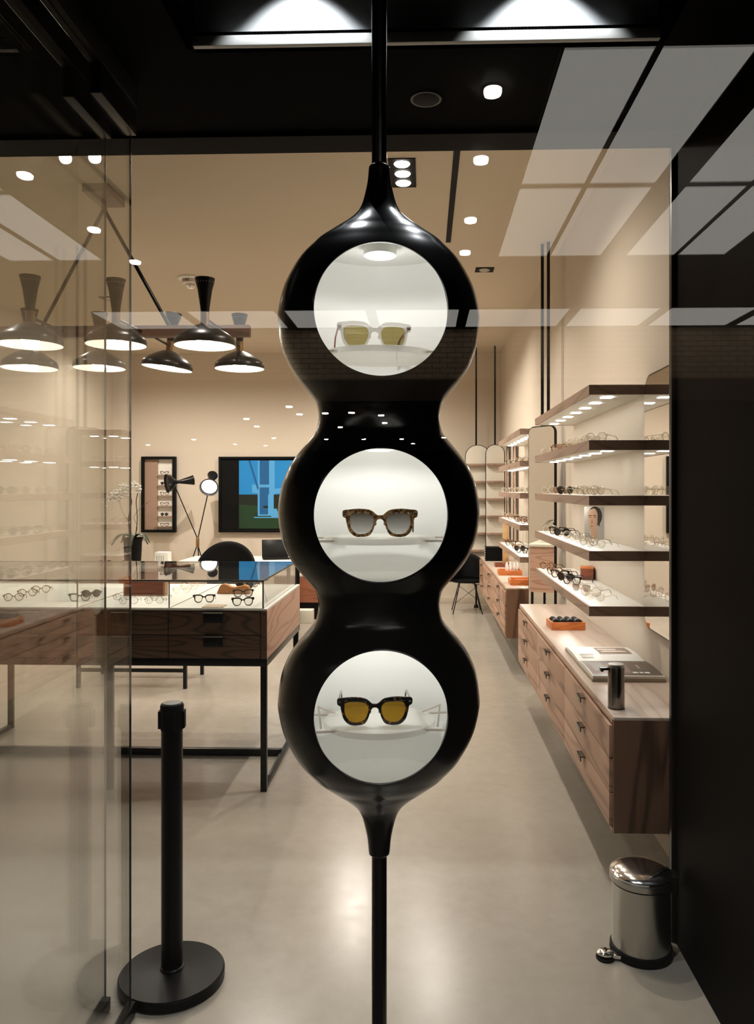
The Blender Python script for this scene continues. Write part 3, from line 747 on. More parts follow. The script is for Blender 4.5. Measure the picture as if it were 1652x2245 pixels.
# ------------------------------------------------------------------ mirrors
def capsule(w_, h_, r):
    return rrect(-w_/2, w_/2, 0, h_, r, 10)
def mirror_thing(name, label, cat, loc, rz, w_, h_, r, poles, matl=MIRROR, polez=None, grp=None):
    t = thing(name, label, cat, loc, rz, grp)
    fr = curve_mesh([capsule(w_, h_, r)], .009, .001); fr.transform(RX90); fr.transform(Matrix.Translation((0, .010, 0))); obj('frame', fr, BMET, t)
    mm = curve_mesh([rrect(-w_/2+.008, w_/2-.008, .008, h_-.008, max(.001, r-.008), 10)], .0015); mm.transform(RX90); mm.transform(Matrix.Translation((0, -.0015, 0)))
    obj('mirror_glass', mm, matl, t)
    for px_, z0, z1 in poles:
        obj('pole', MB().tube([(px_, .03, z0-loc[2]), (px_, .03, z1-loc[2])], .013, 16), BMET, t)
        if z0 < .05: obj('foot', MB().lathe([(.035, 0), (.035, .02), (.02, .05)], 24, c=(px_, .03, -loc[2])), BMET, t)
    return t
# flat on the wall at the near end of the shelves
mirror_thing('wall_mirror', 'slim round cornered mirror on the wall at near end of shelves', 'mirror', (WX-.019, 3.60, 1.0), math.radians(-90), .74, 1.27, .09, [])
# pivoting mirror between the two shelf units
mirror_thing('pole_mirror', 'tall black edged mirror on two ceiling poles between the shelf units', 'mirror', (.965, 6.40, .62), math.radians(-54), .31, 1.60, .06, [(-.02, 2.1, SHOP_Z), (.05, 2.1, SHOP_Z)])
# two arched mirrors at the far end; cream and ledges imitate mirrored shelving
for i, (xx, yy, h0, w_, low) in enumerate(((.76, 11.05, .33, .36, True), (1.0, 10.95, .75, .27, False))):
    t = mirror_thing('arched_mirror', 'arched %s on black pole at far end of right wall, %s' % ('mirror', ('left one reaching lower', 'right one above the cabinet')[i]), 'mirror',
                     (xx, yy, h0), 0, w_, 2.33-h0, w_*.48, [(-.02, 0 if low else 2.3, SHOP_Z)] if low else [(0, 2.2, SHOP_Z)], CREAM, grp='arched mirrors at the far end')
    for k in range(6):
        z = 2.06-h0-k*.245
        if z < .2: break
        obj('mirrored_ledge', MB().box(-w_/2+.012, w_/2-.012, -.07, -.004, z-.03, z), SHEDGE, t, bev=.002)

# ------------------------------------------------------------------ on the nearer cabinet
def tray(loc, rz, wx, wy, h, label, mat=TRAYW, cat='tray'):
    t = thing('wooden_tray', label, cat, loc, rz); e = .012
    obj('base', MB().box(-wx/2, wx/2, -wy/2, wy/2, 0, .008), mat, t)
    f = MB(); f.box(-wx/2, wx/2, -wy/2, -wy/2+e, .008, h); f.box(-wx/2, wx/2, wy/2-e, wy/2, .008, h)
    f.box(-wx/2, -wx/2+e, -wy/2+e, wy/2-e, .008, h); f.box(wx/2-e, wx/2, -wy/2+e, wy/2-e, .008, h)
    obj('rim', f, mat, t, bev=.0015); return t
p = onz(1236, 1371, CT)
p = Vector((.912, 5.02, CT+.0005))
tray(p, math.radians(3), .215, .17, .05, 'orange wooden tray holding four black cases on nearer cabinet')
for k in range(4):
    c = thing('glasses_case', 'black cylindrical glasses case in the orange tray, %s from left' % ORD[k], 'case', (p.x-.069+k*.046, p.y, p.z+.043), math.radians(4), 'black cases in the orange tray')
    obj('shell', MB().tube([(0, -.066, 0), (0, -.062, .001), (0, .062, .001), (0, .066, 0)], [.016, .0222, .0222, .016], 20), BMAT, c)
    obj('band', MB().tube([(0, -.03, .001), (0, -.024, .001)], .0226, 20), pm('case_band', (.5, .48, .44), .4), c)
# soap dispenser
dp = onz(1350, 1552, CT); dp.z += .0005
sd = thing('soap_dispenser', 'dark steel cylinder dispenser with spout at near end of cabinet', 'dispenser', dp, math.radians(4))
r_ = .0335
obj('cylinder', MB().lathe([(r_*.96, 0), (r_, .004), (r_, .165), (r_*.97, .168)], 48), GUN, sd)
obj('cap', MB().lathe([(r_*.99, .169), (r_*.99, .178), (r_*.92, .181), (.001, .1815)], 48), STEEL, sd)
sp = MB().box(-.068, -.028, -.009, .009, .156, .166); sp.box(-.066, -.054, -.007, .007, .150, .156); obj('spout', sp, GUN, sd, bev=.0015)
obj('base_ring', MB().lathe([(r_*1.01, 0), (r_*1.01, .003)], 48), BMAT, sd)
# open magazine
mg = thing('open_magazine', 'open magazine with printed pages lying on the nearer cabinet', 'magazine', (.785, 3.95, CT+.0132), 0)
mg.scale = (1, 1.2, 1)
W_, H_ = .335, .30
def page_block(y0, y1, z0):
    mb = MB(); n = 10
    for i in range(n+1):
        t = i/n; yy = y0+(y1-y0)*t; zt = z0+.010+.008*math.sin(PI*min(1, t*1.0)) if y1 > y0 else z0+.014+.006*math.sin(PI*t)
        mb.v += [(.0, yy, .001), (W_, yy, .001), (W_, yy, zt), (0, yy, zt)]
    for i in range(n):
        for k in range(4): a = i*4; mb.f.append([a+k, a+(k+1) % 4, a+4+(k+1) % 4, a+4+k]); mb.m.append(0)
    mb.f += [[3, 2, 1, 0], [n*4, n*4+1, n*4+2, n*4+3]]; mb.m += [0, 0]
    return mb
obj('page_stack', page_block(.005, .30, 0), PAPER, mg)
obj('page_stack', page_block(-.005, -.27, 0), PAPER, mg)
def decal(parts, z):
    mb = MB()
    for mi, (x0, x1, y0, y1) in parts: mb.cur = mi; mb.box(x0, x1, y0, y1, z, z+.0004+.0001*mi)
    return mb
def zpage(yy):
    t = yy/.30 if yy > 0 else yy/-.27
    return (.010+.008*math.sin(PI*t)) if yy > 0 else (.014+.006*math.sin(PI*t))
def page_print(rects, mats, parent):
    mb = MB()
    for mi, x0, x1, y0, y1 in rects:
        mb.cur = mi; n = 8; b = len(mb.v)
        for i in range(n+1):
            yy = y0+(y1-y0)*i/n; z = zpage(yy)+.0006+.0002*mi
            mb.v += [(x0, yy, z), (x1, yy, z)]
        for i in range(n): a = b+i*2; mb.f.append([a, a+1, a+3, a+2]); mb.m.append(mi)
    return obj('printed_page', mb, mats, parent, smooth=0)
page_print([(0, .14, .31, .12, .27), (1, .16, .29, .16, .18), (1, .15, .25, .21, .235), (2, .18, .28, .19, .205), (2, .03, .10, .09, .12), (2, .03, .09, .05, .07)],
           [pm('print_tone', (.22, .15, .11), .5), pm('print_light', (.75, .68, .6), .5), GREYP], mg)
page_print([(0, .004, W_-.002, -.262, -.01), (1, .01, .20, -.24, -.08), (2, .03, .09, -.20, -.05), (2, .12, .16, -.18, -.06), (1, .22, .30, -.10, -.05), (2, .24, .31, -.17, -.165), (3, .25, .255, -.16, -.1),
            (3, .20, .225, -.235, -.215), (3, .232, .25, -.235, -.215), (3, .256, .28, -.235, -.215)],
           [pm('page_dark', (.075, .06, .045), .35), pm('print_brown', (.17, .10, .07), .5), pm('print_grey', (.22, .2, .17), .5), pm('print_pale', (.7, .66, .58), .5)], mg)
mg2 = thing('magazine', 'thick closed magazine lying under the open one on nearer cabinet', 'magazine', (.782, 3.62, CT+.0005), 0)
mg.location.z = CT+.013
obj('cover', MB().box(0, .342, 0, .70, 0, .012), pm('page_edges', (.35, .30, .23), .7), mg2, bev=.001)

# on the farther cabinet
tray(Vector((.905, 7.32, CT+.0005)), 0, .21, .20, .055, 'orange wooden tray at near end of farther cabinet, empty')
tray(Vector((.895, 8.15, CT+.0005)), 0, .24, .20, .05, 'orange wooden tray holding four small white bottles on farther cabinet')
for k in range(4):
    c = thing('white_bottle', 'small white bottle in the tray on farther cabinet, %s from left' % ORD[k], 'bottle', (.87+k*.038, 8.2, CT+.0095), 0, 'white bottles in the tray')
    obj('bottle', MB().lathe([(.014, 0), (.016, .004), (.016, .085), (.012, .095)], 20), WHITE, c); obj('cap', MB().lathe([(.011, .0955), (.011, .113)], 16), SHELFW, c)
tray(Vector((.90, 8.98, CT+.0005)), 0, .17, .16, .04, 'small dark orange tray under the yellow wooden post on farther cabinet', REDW)
lw = thing('wooden_post', 'narrow yellow wooden upright on the farther cabinet behind the trays', 'stand', (.945, 9.02, CT+.009), 0)
obj('upright', MB().box(-.035, .035, -.02, .02, 0, .56), LIGHTW, lw, bev=.002)
for k in range(6):
    c = tag(obj('black_box', MB().box(-.13, .13, -.10, .10, 0, .026), BMAT, bev=.0015), 'flat black box, %s from top of the stack at far end of cabinet' % ORD[5-k], 'box', 'stacked flat black boxes')
    c.location = (.89, 9.75, CT+.0005+k*.029)
    obj('label_strip', MB().box(-.131, -.1302, -.06, .06, .006, .02), SHELFW, c)

# ------------------------------------------------------------------ display table with glass case
TX0, TX1, TY0, TY1 = -3.05, -.88, 4.29, 5.42
ZB, ZW, ZG = .748, 1.027, 1.19
tb = thing('display_table', 'dark fronted wooden drawer table with glass case top on black metal frame', 'display table', (0, 0, 0))
obj('carcass', MB().box(TX0, TX1-.035, TY0+.012, TY1-.01, ZB, ZW-.012), pm('carcass_dark', (.02, .012, .008), .6), tb)
obj('side_panel', MB().box(TX1-.035, TX1, TY0, TY1, ZB, ZW-.010), OAKSIDE, tb, bev=.001)
obj('front_stile', MB().box(TX1-.034, TX1-.001, TY0-.002, TY0, ZB, ZW-.012), SHADEDW, tb)
dw = .52; h2 = (ZW-.014-ZB)/2
for c in range(4):
    for r in range(2):
        xb = TX1-.038-c*dw-.002; xa = xb-dw+.004; za = ZB+r*h2+.002; zb = ZB+(r+1)*h2-.002
        d = obj('drawer', MB().box(xa, xb, TY0-.004, TY0+.012, za, zb), SHADEDW, tb, bev=.001)
        xm = (xa+xb)/2+.0
        hb = MB(); hb.box(xm-.055, xm+.055, TY0-.03, TY0-.004, zb-.006, zb-.002); hb.box(xm-.055, xm+.055, TY0-.03, TY0-.027, zb-.058, zb-.002)
        obj('pull', hb, BMET, d, bev=.001)
        obj('pull_lip', MB().box(xm-.055, xm+.055, TY0-.0315, TY0-.027, zb-.005, zb-.001), pm('pull_lip_metal', (.45, .42, .38), .35, metal=.3), d)
obj('top_board', MB().box(TX0, TX1, TY0, TY1, ZW-.010, ZW), pm('white_board', (.76, .74, .68), .5), tb)
obj('back_panel', MB().box(TX0, TX1-.035, TY1-.01, TY1, ZB, ZW-.012), OAKSIDE, tb)
fr = MB(); s = .03
for x in (TX1-.035, -1.79, TX0+.1):
    for y in ((TY0+.01, TY1-.04) if x != -1.79 else (TY0+.01,)): obj('leg', MB().box(x-.005, x+s, y, y+s, .0, ZB-.042), BMET, tb, bev=.002)
obj('apron', MB().box(TX0, TX1, TY0, TY0+.03, ZB-.042, ZB).box(TX0, TX1, TY1-.03, TY1, ZB-.042, ZB).box(TX1-.03, TX1, TY0+.03, TY1-.03, ZB-.042, ZB).box(TX0, TX0+.03, TY0+.03, TY1-.03, ZB-.042, ZB), BMET, tb, bev=.001)
for x in (TX1-.037, TX0+.1): obj('floor_rail', MB().box(x, x+.028, TY0+.04, TY1-.04, .001, .03), BMET, tb, bev=.001)
obj('stretcher', MB().box(TX0+.1, TX1-.03, 4.87, 4.90, .002, .045), BMET, tb, bev=.001)
# glass case
GX0, GX1, GY0, GY1 = TX0+.02, -.905, TY0+.012, TY1-.02; e = .005
obj('glass_top', MB().box(GX0, GX1, GY0, GY1, ZG-.008, ZG), CASEG, tb)
obj('glass_front', MB().box(GX0, GX1, GY0, GY0+e, ZW, ZG-.008), CASEG, tb)
obj('glass_side', MB().box(GX1-e, GX1, GY0+e, GY1-e, ZW, ZG-.008), CASEG, tb)
obj('glass_back', MB().box(GX0, GX1, GY1-e, GY1, ZW, ZG-.008), CASEG, tb)
em = MB(); q = .0035
for y in (GY0, GY1): em.box(GX0, GX1, y-q, y+q, ZG-.009, ZG-.003)
em.box(GX1-q, GX1+q, GY0, GY1, ZG-.009, ZG-.003)
for y in (GY0, GY1): em.box(GX1-q, GX1+q, y-q, y+q, ZW, ZG-.004)
obj('edge_trim', em, BMET, tb)
ej = MB()
for x in (-1.438, -1.962): ej.box(x-.0035, x+.0035, GY0-.0005, GY0+e, ZW, ZG-.008)
ej.box(GX0, GX1, GY0-.001, GY0+.002, ZG-.0145, ZG-.010); ej.box(GX0, GX1, GY0-.001, GY0+.002, ZW, ZW+.003)
obj('joint', ej, pm('joint_grey', (.55, .56, .52), .3), tb)
for x in (-1.438, -1.962): obj('divider', MB().box(x-.002, x+.002, GY0+.03, GY1-.03, ZW, ZW+.003), pm('divider_brown', (.35, .27, .2), .5), tb)
ZI = ZW+.001
def intable(px, py, z=ZI): v = onz(px, py, z); return v
G = 'glasses in the table glass case'
for k, (sty, px, py, rz, wh) in enumerate([('tort', 447, 1321, 12, 'alone at front of the right case section'), ('tort', 532, 1328, 14, 'front of the stack in right case corner'),
        ('black', 533, 1309, 16, 'behind the stack in right case corner'), ('sun', 536, 1292, 10, 'back right of the glass case, nearer'), ('amber', 548, 1288, 8, 'back right of the glass case, middle'),
        ('tort', 544, 1284, 6, 'back right of the glass case, farthest'),
        ('gold', 398, 1302, 15, 'right case section, left and nearest'), ('gold', 415, 1294, 15, 'right case section, left and middle'), ('silver', 432, 1287, 15, 'right case section, left and farthest'),
        ('blkwire', 338, 1325, 12, 'centre case section, right group nearest'), ('blkwire', 350, 1318, 12, 'centre case section, right group farthest'),
        ('blkwire', 282, 1326, 12, 'centre case section, left group nearest'), ('blkwire', 268, 1317, 12, 'centre case section, left group farthest'),
        ('sun', 200, 1310, 20, 'left case section, right of the brown row'), ('black', 175, 1318, 20, 'left case section, nearest of its right row'),
        ('amber', 30, 1318, 20, 'left end of glass case, nearest in row'), ('amber', 60, 1308, 20, 'left end of glass case, middle of row'), ('amber', 90, 1300, 20, 'left end of glass case, farthest in row')]):
    v = intable(px, py); pair(sty, v, math.radians(rz), wh, G, sc=.88)
v = intable(512, 1301)
cs = thing('leather_case', 'tan leather glasses case with two snaps inside the glass case', 'case', v, math.radians(-4))
pf = smoothed([(-.10, 0, 0), (-.09, .022, 0), (-.075, .048, 0), (-.05, .052, 0), (-.01, .034, 0), (.03, .036, 0), (.075, .046, 0), (.098, .036, 0), (.105, 0, 0)], 4, closed=False)
me = curve_mesh([[(a[0], a[1]) for a in pf]], .020, .004); me.transform(RX90); me.transform(Matrix.Translation((0, 0, .005)))
LEATH = pm('tan_leather', (.48, .19, .05), .5, bump=.2, bs=300)
obj('pouch', me, LEATH, cs)
obj('piping', MB().tube([(a[0], -.020, a[1]+.006) for a in pf], .0022, 6), BMAT, cs)
for x in (-.035, .015): obj('snap', MB().lathe([(.004, 0), (.003, .002)], 14, M=Matrix.Rotation(PI/2, 4, 'X'), c=(x, -.024, .016)), CHROME, cs)
v = intable(470, 1329)
o = tag(obj('leather_pad', MB().box(-.06, .06, -.05, .05, 0, .003), pm('tan_pad', (.55, .40, .28), .7)), 'flat tan leather pad lying in front of the leather case', 'pad'); o.location = v
v = intable(317, 1306)
t = thing('wooden_box', 'upright open red brown wooden box standing inside the glass case', 'box', v, 0)
wbx, hbx = .12, .095
f = MB(); f.box(-wbx, wbx, .0, .012, .008, hbx-.008); obj('back_board', f, REDW, t)
f = MB(); f.box(-wbx-.01, wbx+.01, -.008, .05, 0, .008); f.box(-wbx-.01, wbx+.01, -.008, .05, hbx-.008, hbx); f.box(wbx, wbx+.012, -.008, .05, .008, hbx-.008); f.box(-wbx-.012, -wbx, -.008, .05, .008, hbx-.008)
obj('frame', f, pm('light_frame_wood', (.42, .20, .10), .5), t)

# ------------------------------------------------------------------ back counter with orchid and trays
bc = thing('back_counter', 'wooden back counter behind the glass display table at left', 'counter', (-3.0, 6.45, 0))
obj('top', MB().box(0, 1.02, 0, .6, 1.0, 1.03), CREAM, bc, bev=.002)
obj('body', MB().box(.02, 1.0, .03, .58, .45, 1.0), OAKSIDE, bc)
obj('drawer_front', MB().box(.03, .5, .012, .03, .84, .985), OAKF, bc, bev=.002); obj('drawer_front', MB().box(.51, .99, .012, .03, .84, .985), OAKF, bc, bev=.002)
for x in (.03, .95):
    for y in (.04, .54): obj('leg', MB().box(x, x+.03, y, y+.03, 0, .45), BMET, bc, bev=.002)
obj('stretcher', MB().box(.06, .95, .04, .06, .14, .17).box(.06, .95, .55, .57, .14, .17), BMET, bc)
CTZ = 1.031
oz = at(291, 1232, 6.75); ox = oz.x
oc = thing('orchid', 'white orchid with two stems in dark pot on back counter', 'plant', (ox, 6.75, CTZ))
pot = obj('pot', MB().lathe([(.055, 0), (.07, .03), (.075, .12), (.078, .20), (.088, .24), (.080, .238), (.065, .2)], 36, cap=True), BMAT, oc)
LEAF = pm('orchid_leaf', (.03, .045, .02), .4); PETAL = pm('orchid_petal', (.80, .76, .68), .6)
mb = MB()
for k in range(8):
    a = k*PI/4+.3; ln = .13+.04*(k % 3); cs_, sn_ = math.cos(a), math.sin(a); b = len(mb.v)
    for i in range(7):
        tt = i/6; r0 = .02+ln*tt; zz_ = .235+.05*math.sin(PI*tt*.9)-.07*tt*tt; wd = .022*math.sin(PI*min(.95, tt+.08))+.002
        for sgn in (-1, 1): mb.v.append((r0*cs_-sgn*wd*sn_, r0*sn_+sgn*wd*cs_, zz_+.006*abs(sgn)))
    for i in range(6): q_ = b+2*i; mb.f.append([q_, q_+1, q_+3, q_+2]); mb.m.append(0)
lf = obj('leaves', mb, LEAF, oc); md = lf.modifiers.new('s', 'SOLIDIFY'); md.thickness = .003
def flower(parent, c, s_):
    mb = MB()
    for k in range(5):
        a = PI/2+k*2*PI/5; wd = .4 if k else .28
        pts = []
        for i in range(12):
            b_ = 2*PI*i/12; u, v_ = .55+.5*math.cos(b_), wd*math.sin(b_)
            pts.append((c[0]+s_*(u*math.cos(a)-v_*math.sin(a)), c[1]-.003*k-.01*u, c[2]+s_*(u*math.sin(a)+v_*math.cos(a))))
        mb.poly(pts)
    mb.lathe([(s_*.05, -.004), (s_*.18, 0), (s_*.1, .006)], 8, c=(c[0], c[1]-.014, c[2]), M=Matrix.Rotation(PI/2, 4, 'X'))
    f = obj('flower', mb, PETAL, parent); m_ = f.modifiers.new('s', 'SOLIDIFY'); m_.thickness = .002; return f
for s_i, (tx, tz, bx0) in enumerate(((-.05, .62, -.02), (.05, .68, .02))):
    pts = smoothed([(bx0, 0, .22), (bx0+.02*(1 if s_i else -1), 0, .40), (bx0+.01, .0, .56), (tx, -.01, tz), (tx-.10, -.02, tz+(.0 if s_i else -.03)), (tx-.18, -.03, tz-.06)], 5, closed=False)
    obj('stem', MB().tube(pts, .004, 8), pm('stem_dark', (.03, .03, .015), .6), oc)
    for k in range(7):
        q_ = pts[-1-2*k]; flower(oc, (q_[0]+random.uniform(-.02, .02), q_[1]-.015, q_[2]+random.uniform(-.03, .02)), .034)
obj('twig', MB().tube(smoothed([(.01, 0, .22), (.04, 0, .33), (.01, 0, .42), (.07, 0, .5), (.15, 0, .56)], 4, closed=False), .0016, 6), MATS['stem_dark'], oc)
obj('twig', MB().tube(smoothed([(-.01, 0, .22), (-.04, 0, .30), (-.02, 0, .36), (-.09, 0, .46), (-.13, 0, .60)], 4, closed=False), .0016, 6), MATS['stem_dark'], oc)
tray(Vector((-2.15, 6.6, CTZ)), math.radians(20), .24, .20, .03, 'dark red brown tray on back counter right of orchid', REDW)
wb = thing('white_box', 'small white box with striped front at right end of back counter', 'box', (-2.36, 6.9, CTZ), 0)
obj('box', MB().box(-.06, .06, -.05, .05, 0, .10), WHITE, wb, bev=.002)
for k in range(4): obj('stripe', MB().box(-.045+k*.02, -.037+k*.02, -.0512, -.0502, .02, .07), GREYP, wb)
pair('sun', (-2.75, 6.56, CTZ), 0, 'on back counter at left, first pair', 'sunglasses on back counter'); pair('sun', (-2.55, 6.56, CTZ), 0, 'on back counter at left, second pair', 'sunglasses on back counter')

# ------------------------------------------------------------------ desk zone at the back
dk = thing('desk', 'pale desk with black frame behind the display table', 'desk', (-2.9, 8.95, 0))
obj('desktop', MB().box(0, 1.35, 0, .75, .82, .85), CREAM, dk, bev=.002)
for x, y in ((.02, .02), (1.29, .02), (.02, .69), (1.29, .69)): obj('leg', MB().box(x, x+.04, y, y+.04, 0, .82), BMET, dk, bev=.002)
lp = thing('laptop', 'open black laptop on the desk right of the dark chair', 'laptop', at(632, 1226, 9.3), math.radians(15))
lp.location.z = .8505; lp.location.x = -1.80
obj('keyboard_base', MB().box(-.16, .16, -.11, .11, 0, .015), BMET, lp, bev=.003)
b = MB().box(-.16, .16, -.005, .005, 0, .22); Mx = Matrix.Translation((0, .11, .015)) @ Matrix.Rotation(math.radians(-18), 4, 'X'); b.v = [tuple(Mx @ Vector(v)) for v in b.v]
obj('screen', b, BMET, lp, bev=.002)
ch = thing('shell_chair', 'black round backed chair behind the display table under blue picture', 'chair', (-2.2, 8.45, 0))
mb = MB(); n = 28
for j in range(11):
    tt = j/10
    for i in range(n+1):
        a = PI*(i/n); wv = math.cos(a); zz_ = .45+(.66*math.sin(a)**.55)*tt; mb.v.append((-.39*wv*(1-.05*tt), -.16+.24*math.sin(a)+.10*tt, zz_))
for j in range(10):
    for i in range(n): a = j*(n+1)+i; mb.f.append([a, a+1, a+n+2, a+n+1]); mb.m.append(0)
o = obj('backrest', mb, BMAT, ch); m_ = o.modifiers.new('s', 'SOLIDIFY'); m_.thickness = .03
obj('seat', MB().lathe([(.33, .40), (.36, .42), (.36, .46), (.33, .48)], 40, c=(0, -.05, 0)), BMAT, ch)
for a in (45, 135, 225, 315):
    c_, s_ = math.cos(math.radians(a)), math.sin(math.radians(a)); obj('leg', MB().tube([(.15*c_, -.05+.15*s_, .41), (.28*c_, -.05+.28*s_, 0)], .012, 10), BMET, ch)
wc = thing('side_chest', 'low red oak chest on black plinth beyond right end of display table', 'chest', (-2.36, 10.0, 0))
obj('body', MB().box(.4, 1.0, 0, .55, .22, .555), wood('red_oak', (.34, .12, .06), (.2, .07, .035), 'X', 1.3), wc, bev=.002)
obj('top', MB().box(.39, 1.01, -.01, .56, .555, .575), OAKT, wc, bev=.001)
obj('plinth', MB().box(.42, .98, .02, .53, 0, .22), BMAT, wc)
tag(obj('white_carton', MB().box(-1.63, -1.42, 9.72, 9.9, .001, .16), CREAM, bev=.004), 'small pale carton on floor in front of the low red oak chest', 'box')

# floor lamp
fl = thing('floor_lamp', 'black two headed tripod floor lamp at back wall beside blue picture', 'lamp', (at(433, 1192, 10.9).x, 10.9, 0))
cz_ = .94
obj('collar', MB().lathe([(.022, cz_-.07), (.024, cz_-.06), (.024, cz_+.06), (.02, cz_+.07)], 24), BRASS, fl)
for a in (90, 210, 330):
    c_, s_ = math.cos(math.radians(a)), math.sin(math.radians(a)); obj('leg', MB().tube([(.01*c_, .01*s_, cz_-.05), (.33*c_, .22*s_, .0)], .008, 10), BMET, fl)
def lamp_head(base_, top, dirv, lit, nm):
    rod = obj('rod', MB().tube([base_, top], .008, 10), BMET, fl)
    d = Vector(dirv).normalized(); M = Vector((0, 0, 1)).rotation_difference(d).to_matrix().to_4x4()
    prof_ = [(.055, -.22), (.05, -.21), (.018, -.06), (.02, -.04), (.055, .0), (.085, .03), (.10, .075), (.098, .075), (.08, .035), (.05, .01)]; prof_ = [(a*1.35, b*1.3) for a, b in prof_]
    sh = obj('lamp_shade', MB().lathe(prof_, 36, c=top, M=M, cap=False), BMET, rod)
    inner = Vector(top)+d*.07
    obj('diffuser', MB().lathe([(.108, 0), (.08, .014), (.01, .022)], 32, c=tuple(inner), M=M), emis('lamp_glow', (1, .93, .82), 5) if lit else BMET, rod)
    if lit: lamp('POINT', tuple(Vector(fl.location)+Vector(top)+d*.14), 3, .05, WARM)
h1 = at(380, 1058, 10.9)-Vector(fl.location); h2_ = at(460, 1062, 10.9)-Vector(fl.location)
lamp_head((0, 0, cz_+.05), tuple(h1), (-.75, -.5, -.12), False, 'a')
lamp_head((0, .01, cz_+.05), tuple(h2_), (.1, -.8, -.42), True, 'b')

# framed picture, and framed mirror whose reflected shelves are built as solid parts
def frame_box(t, w_, h_, e, d, mat):
    f = MB(); f.box(0, w_, 0, d, 0, e); f.box(0, w_, 0, d, h_-e, h_); f.box(0, e, 0, d, e, h_-e); f.box(w_-e, w_, 0, d, e, h_-e); return obj('frame', f, mat, t, bev=.002)
a_, b_ = at(479, 1167, BY-.05), at(735, 1001, BY-.05)
pc = thing('framed_picture', 'large black framed picture of blue steel post over dark green grass', 'picture', (a_.x, BY-.06, a_.z))
pw, ph = b_.x-a_.x, b_.z-a_.z
frame_box(pc, pw, ph, .035, .055, BMAT)
BL1, BL2, BL3 = pm('print_blue', (.015, .22, .55), .4), pm('print_blue_dark', (.012, .10, .27), .4), pm('print_blue_pale', (.08, .34, .66), .4)
GR1, GR2 = pm('print_green', (.006, .035, .010), .5), pm('print_green_dark', (.002, .009, .004), .5)
x0 = .16
L_ = lambda x: x0+(1-x0)*x
lay = [(1, [(x0, .02), (1, .02), (1, .98), (x0, .98)]), (3, [(L_(.2), .98), (L_(.38), .98), (L_(.38), .2), (L_(.2), .2)]), (2, [(L_(.22), .98), (L_(.32), .98), (L_(.32), .2), (L_(.22), .2)]),
       (2, [(L_(.6), .98), (L_(.95), .98), (L_(.95), .7)]), (3, [(L_(.38), .58), (L_(.9), .68), (L_(.9), .60), (L_(.38), .51)]), (3, [(L_(.14), .64), (L_(.38), .64), (L_(.38), .6), (L_(.2), .6), (L_(.2), .52), (L_(.14), .52)]),
       (5, [(x0, .02), (1, .02), (1, .50), (x0, .50)]), (4, [(x0, .02), (1, .02), (1, .42), (L_(.55), .30), (L_(.3), .33), (x0, .36)]),
       (5, [(L_(.1), .22), (L_(.6), .30), (L_(.5), .2)]),
       (3, [(L_(.2), .20), (L_(.37), .20), (L_(.37), .5), (L_(.2), .5)]), (2, [(L_(.22), .22), (L_(.31), .22), (L_(.31), .5), (L_(.22), .5)]), (3, [(L_(.34), .17), (L_(.44), .17), (L_(.40), .3), (L_(.36), .3)]),
       (3, [(L_(.16), .17), (L_(.42), .17), (L_(.42), .185), (L_(.16), .185)]), (5, [(L_(.26), .31), (L_(.31), .31), (L_(.31), .34), (L_(.26), .34)]),
       (2, [(L_(.1), .98), (L_(.12), .98), (L_(.21), .6), (L_(.2), .56)])]
pr_ = art('print', pw-.07, ph-.07, lay, [BMAT, BL1, BL2, BL3, GR1, GR2], pc, .01); pr_.location = (.035, .02, .035)
a_, b_ = at(311, 1167, BY-.05), at(385, 1001, BY-.05)
fn = thing('framed_mirror', 'narrow black framed mirror left of lamp, reflected shelves built in', 'display case', (a_.x, BY-.09, a_.z))
nw, nh = b_.x-a_.x, b_.z-a_.z
frame_box(fn, nw, nh, .04, .085, BMAT)
obj('back_board', MB().box(.04, nw-.04, .07, .08, .04, nh-.04), SHELFW, fn)  # white back, brown board and shelves stand in for the mirror's reflection
obj('mirrored_board', MB().box(.04, .04+(nw-.08)*.45, .045, .07, .04, nh-.04), pm('mirrored_brown', (.33, .22, .16), .6), fn)
for k in range(6):
    z = .09+k*.155
    obj('shelf', MB().box(.04+(nw-.08)*.46, nw-.04, .012, .07, z-.014, z), SHEDGE, fn)
    pair(['tort', 'sun', 'tort', 'black', 'sun', 'black'][k], (a_.x+nw*.68, BY-.075, a_.z+z+.001), 0, '%s mirrored shelf up in the black framed mirror' % ORD[k], 'sunglasses in the framed case', sc=.9).scale = (.9, .3, .9)

# small dark chair frame at far right
sc_ = thing('desk_chair', 'dark shell chair with black wire legs at far end left of cabinets', 'chair', (.585, 10.66, 0))
mb = MB(); n = 16
for j in range(9):
    tt = j/8
    for i in range(n+1): a = PI*i/n; mb.v.append((-.24*math.cos(a), -.22+.40*math.sin(a)+.05*tt, .44+.36*tt*math.sin(a)**.4))
for j in range(8):
    for i in range(n): a = j*(n+1)+i; mb.f.append([a, a+1, a+n+2, a+n+1]); mb.m.append(0)
o = obj('shell', mb, BMAT, sc_); m_ = o.modifiers.new('s', 'SOLIDIFY'); m_.thickness = .012
obj('seat', MB().lathe([(.2, .42), (.23, .43), (.23, .45)], 32), BMAT, sc_)
for sx in (-1, 1):
    for sy_ in (-1, 1): obj('leg', MB().tube([(.1*sx, .1*sy_, .42), (.2*sx, .2*sy_, 0)], .007, 8), BMET, sc_)
obj('wire_brace', MB().tube([(-.16, -.16, .15), (.12, -.12, .36), (.16, .16, .15), (-.12, .12, .36)], .004, 6, closed=True), BMET, sc_)

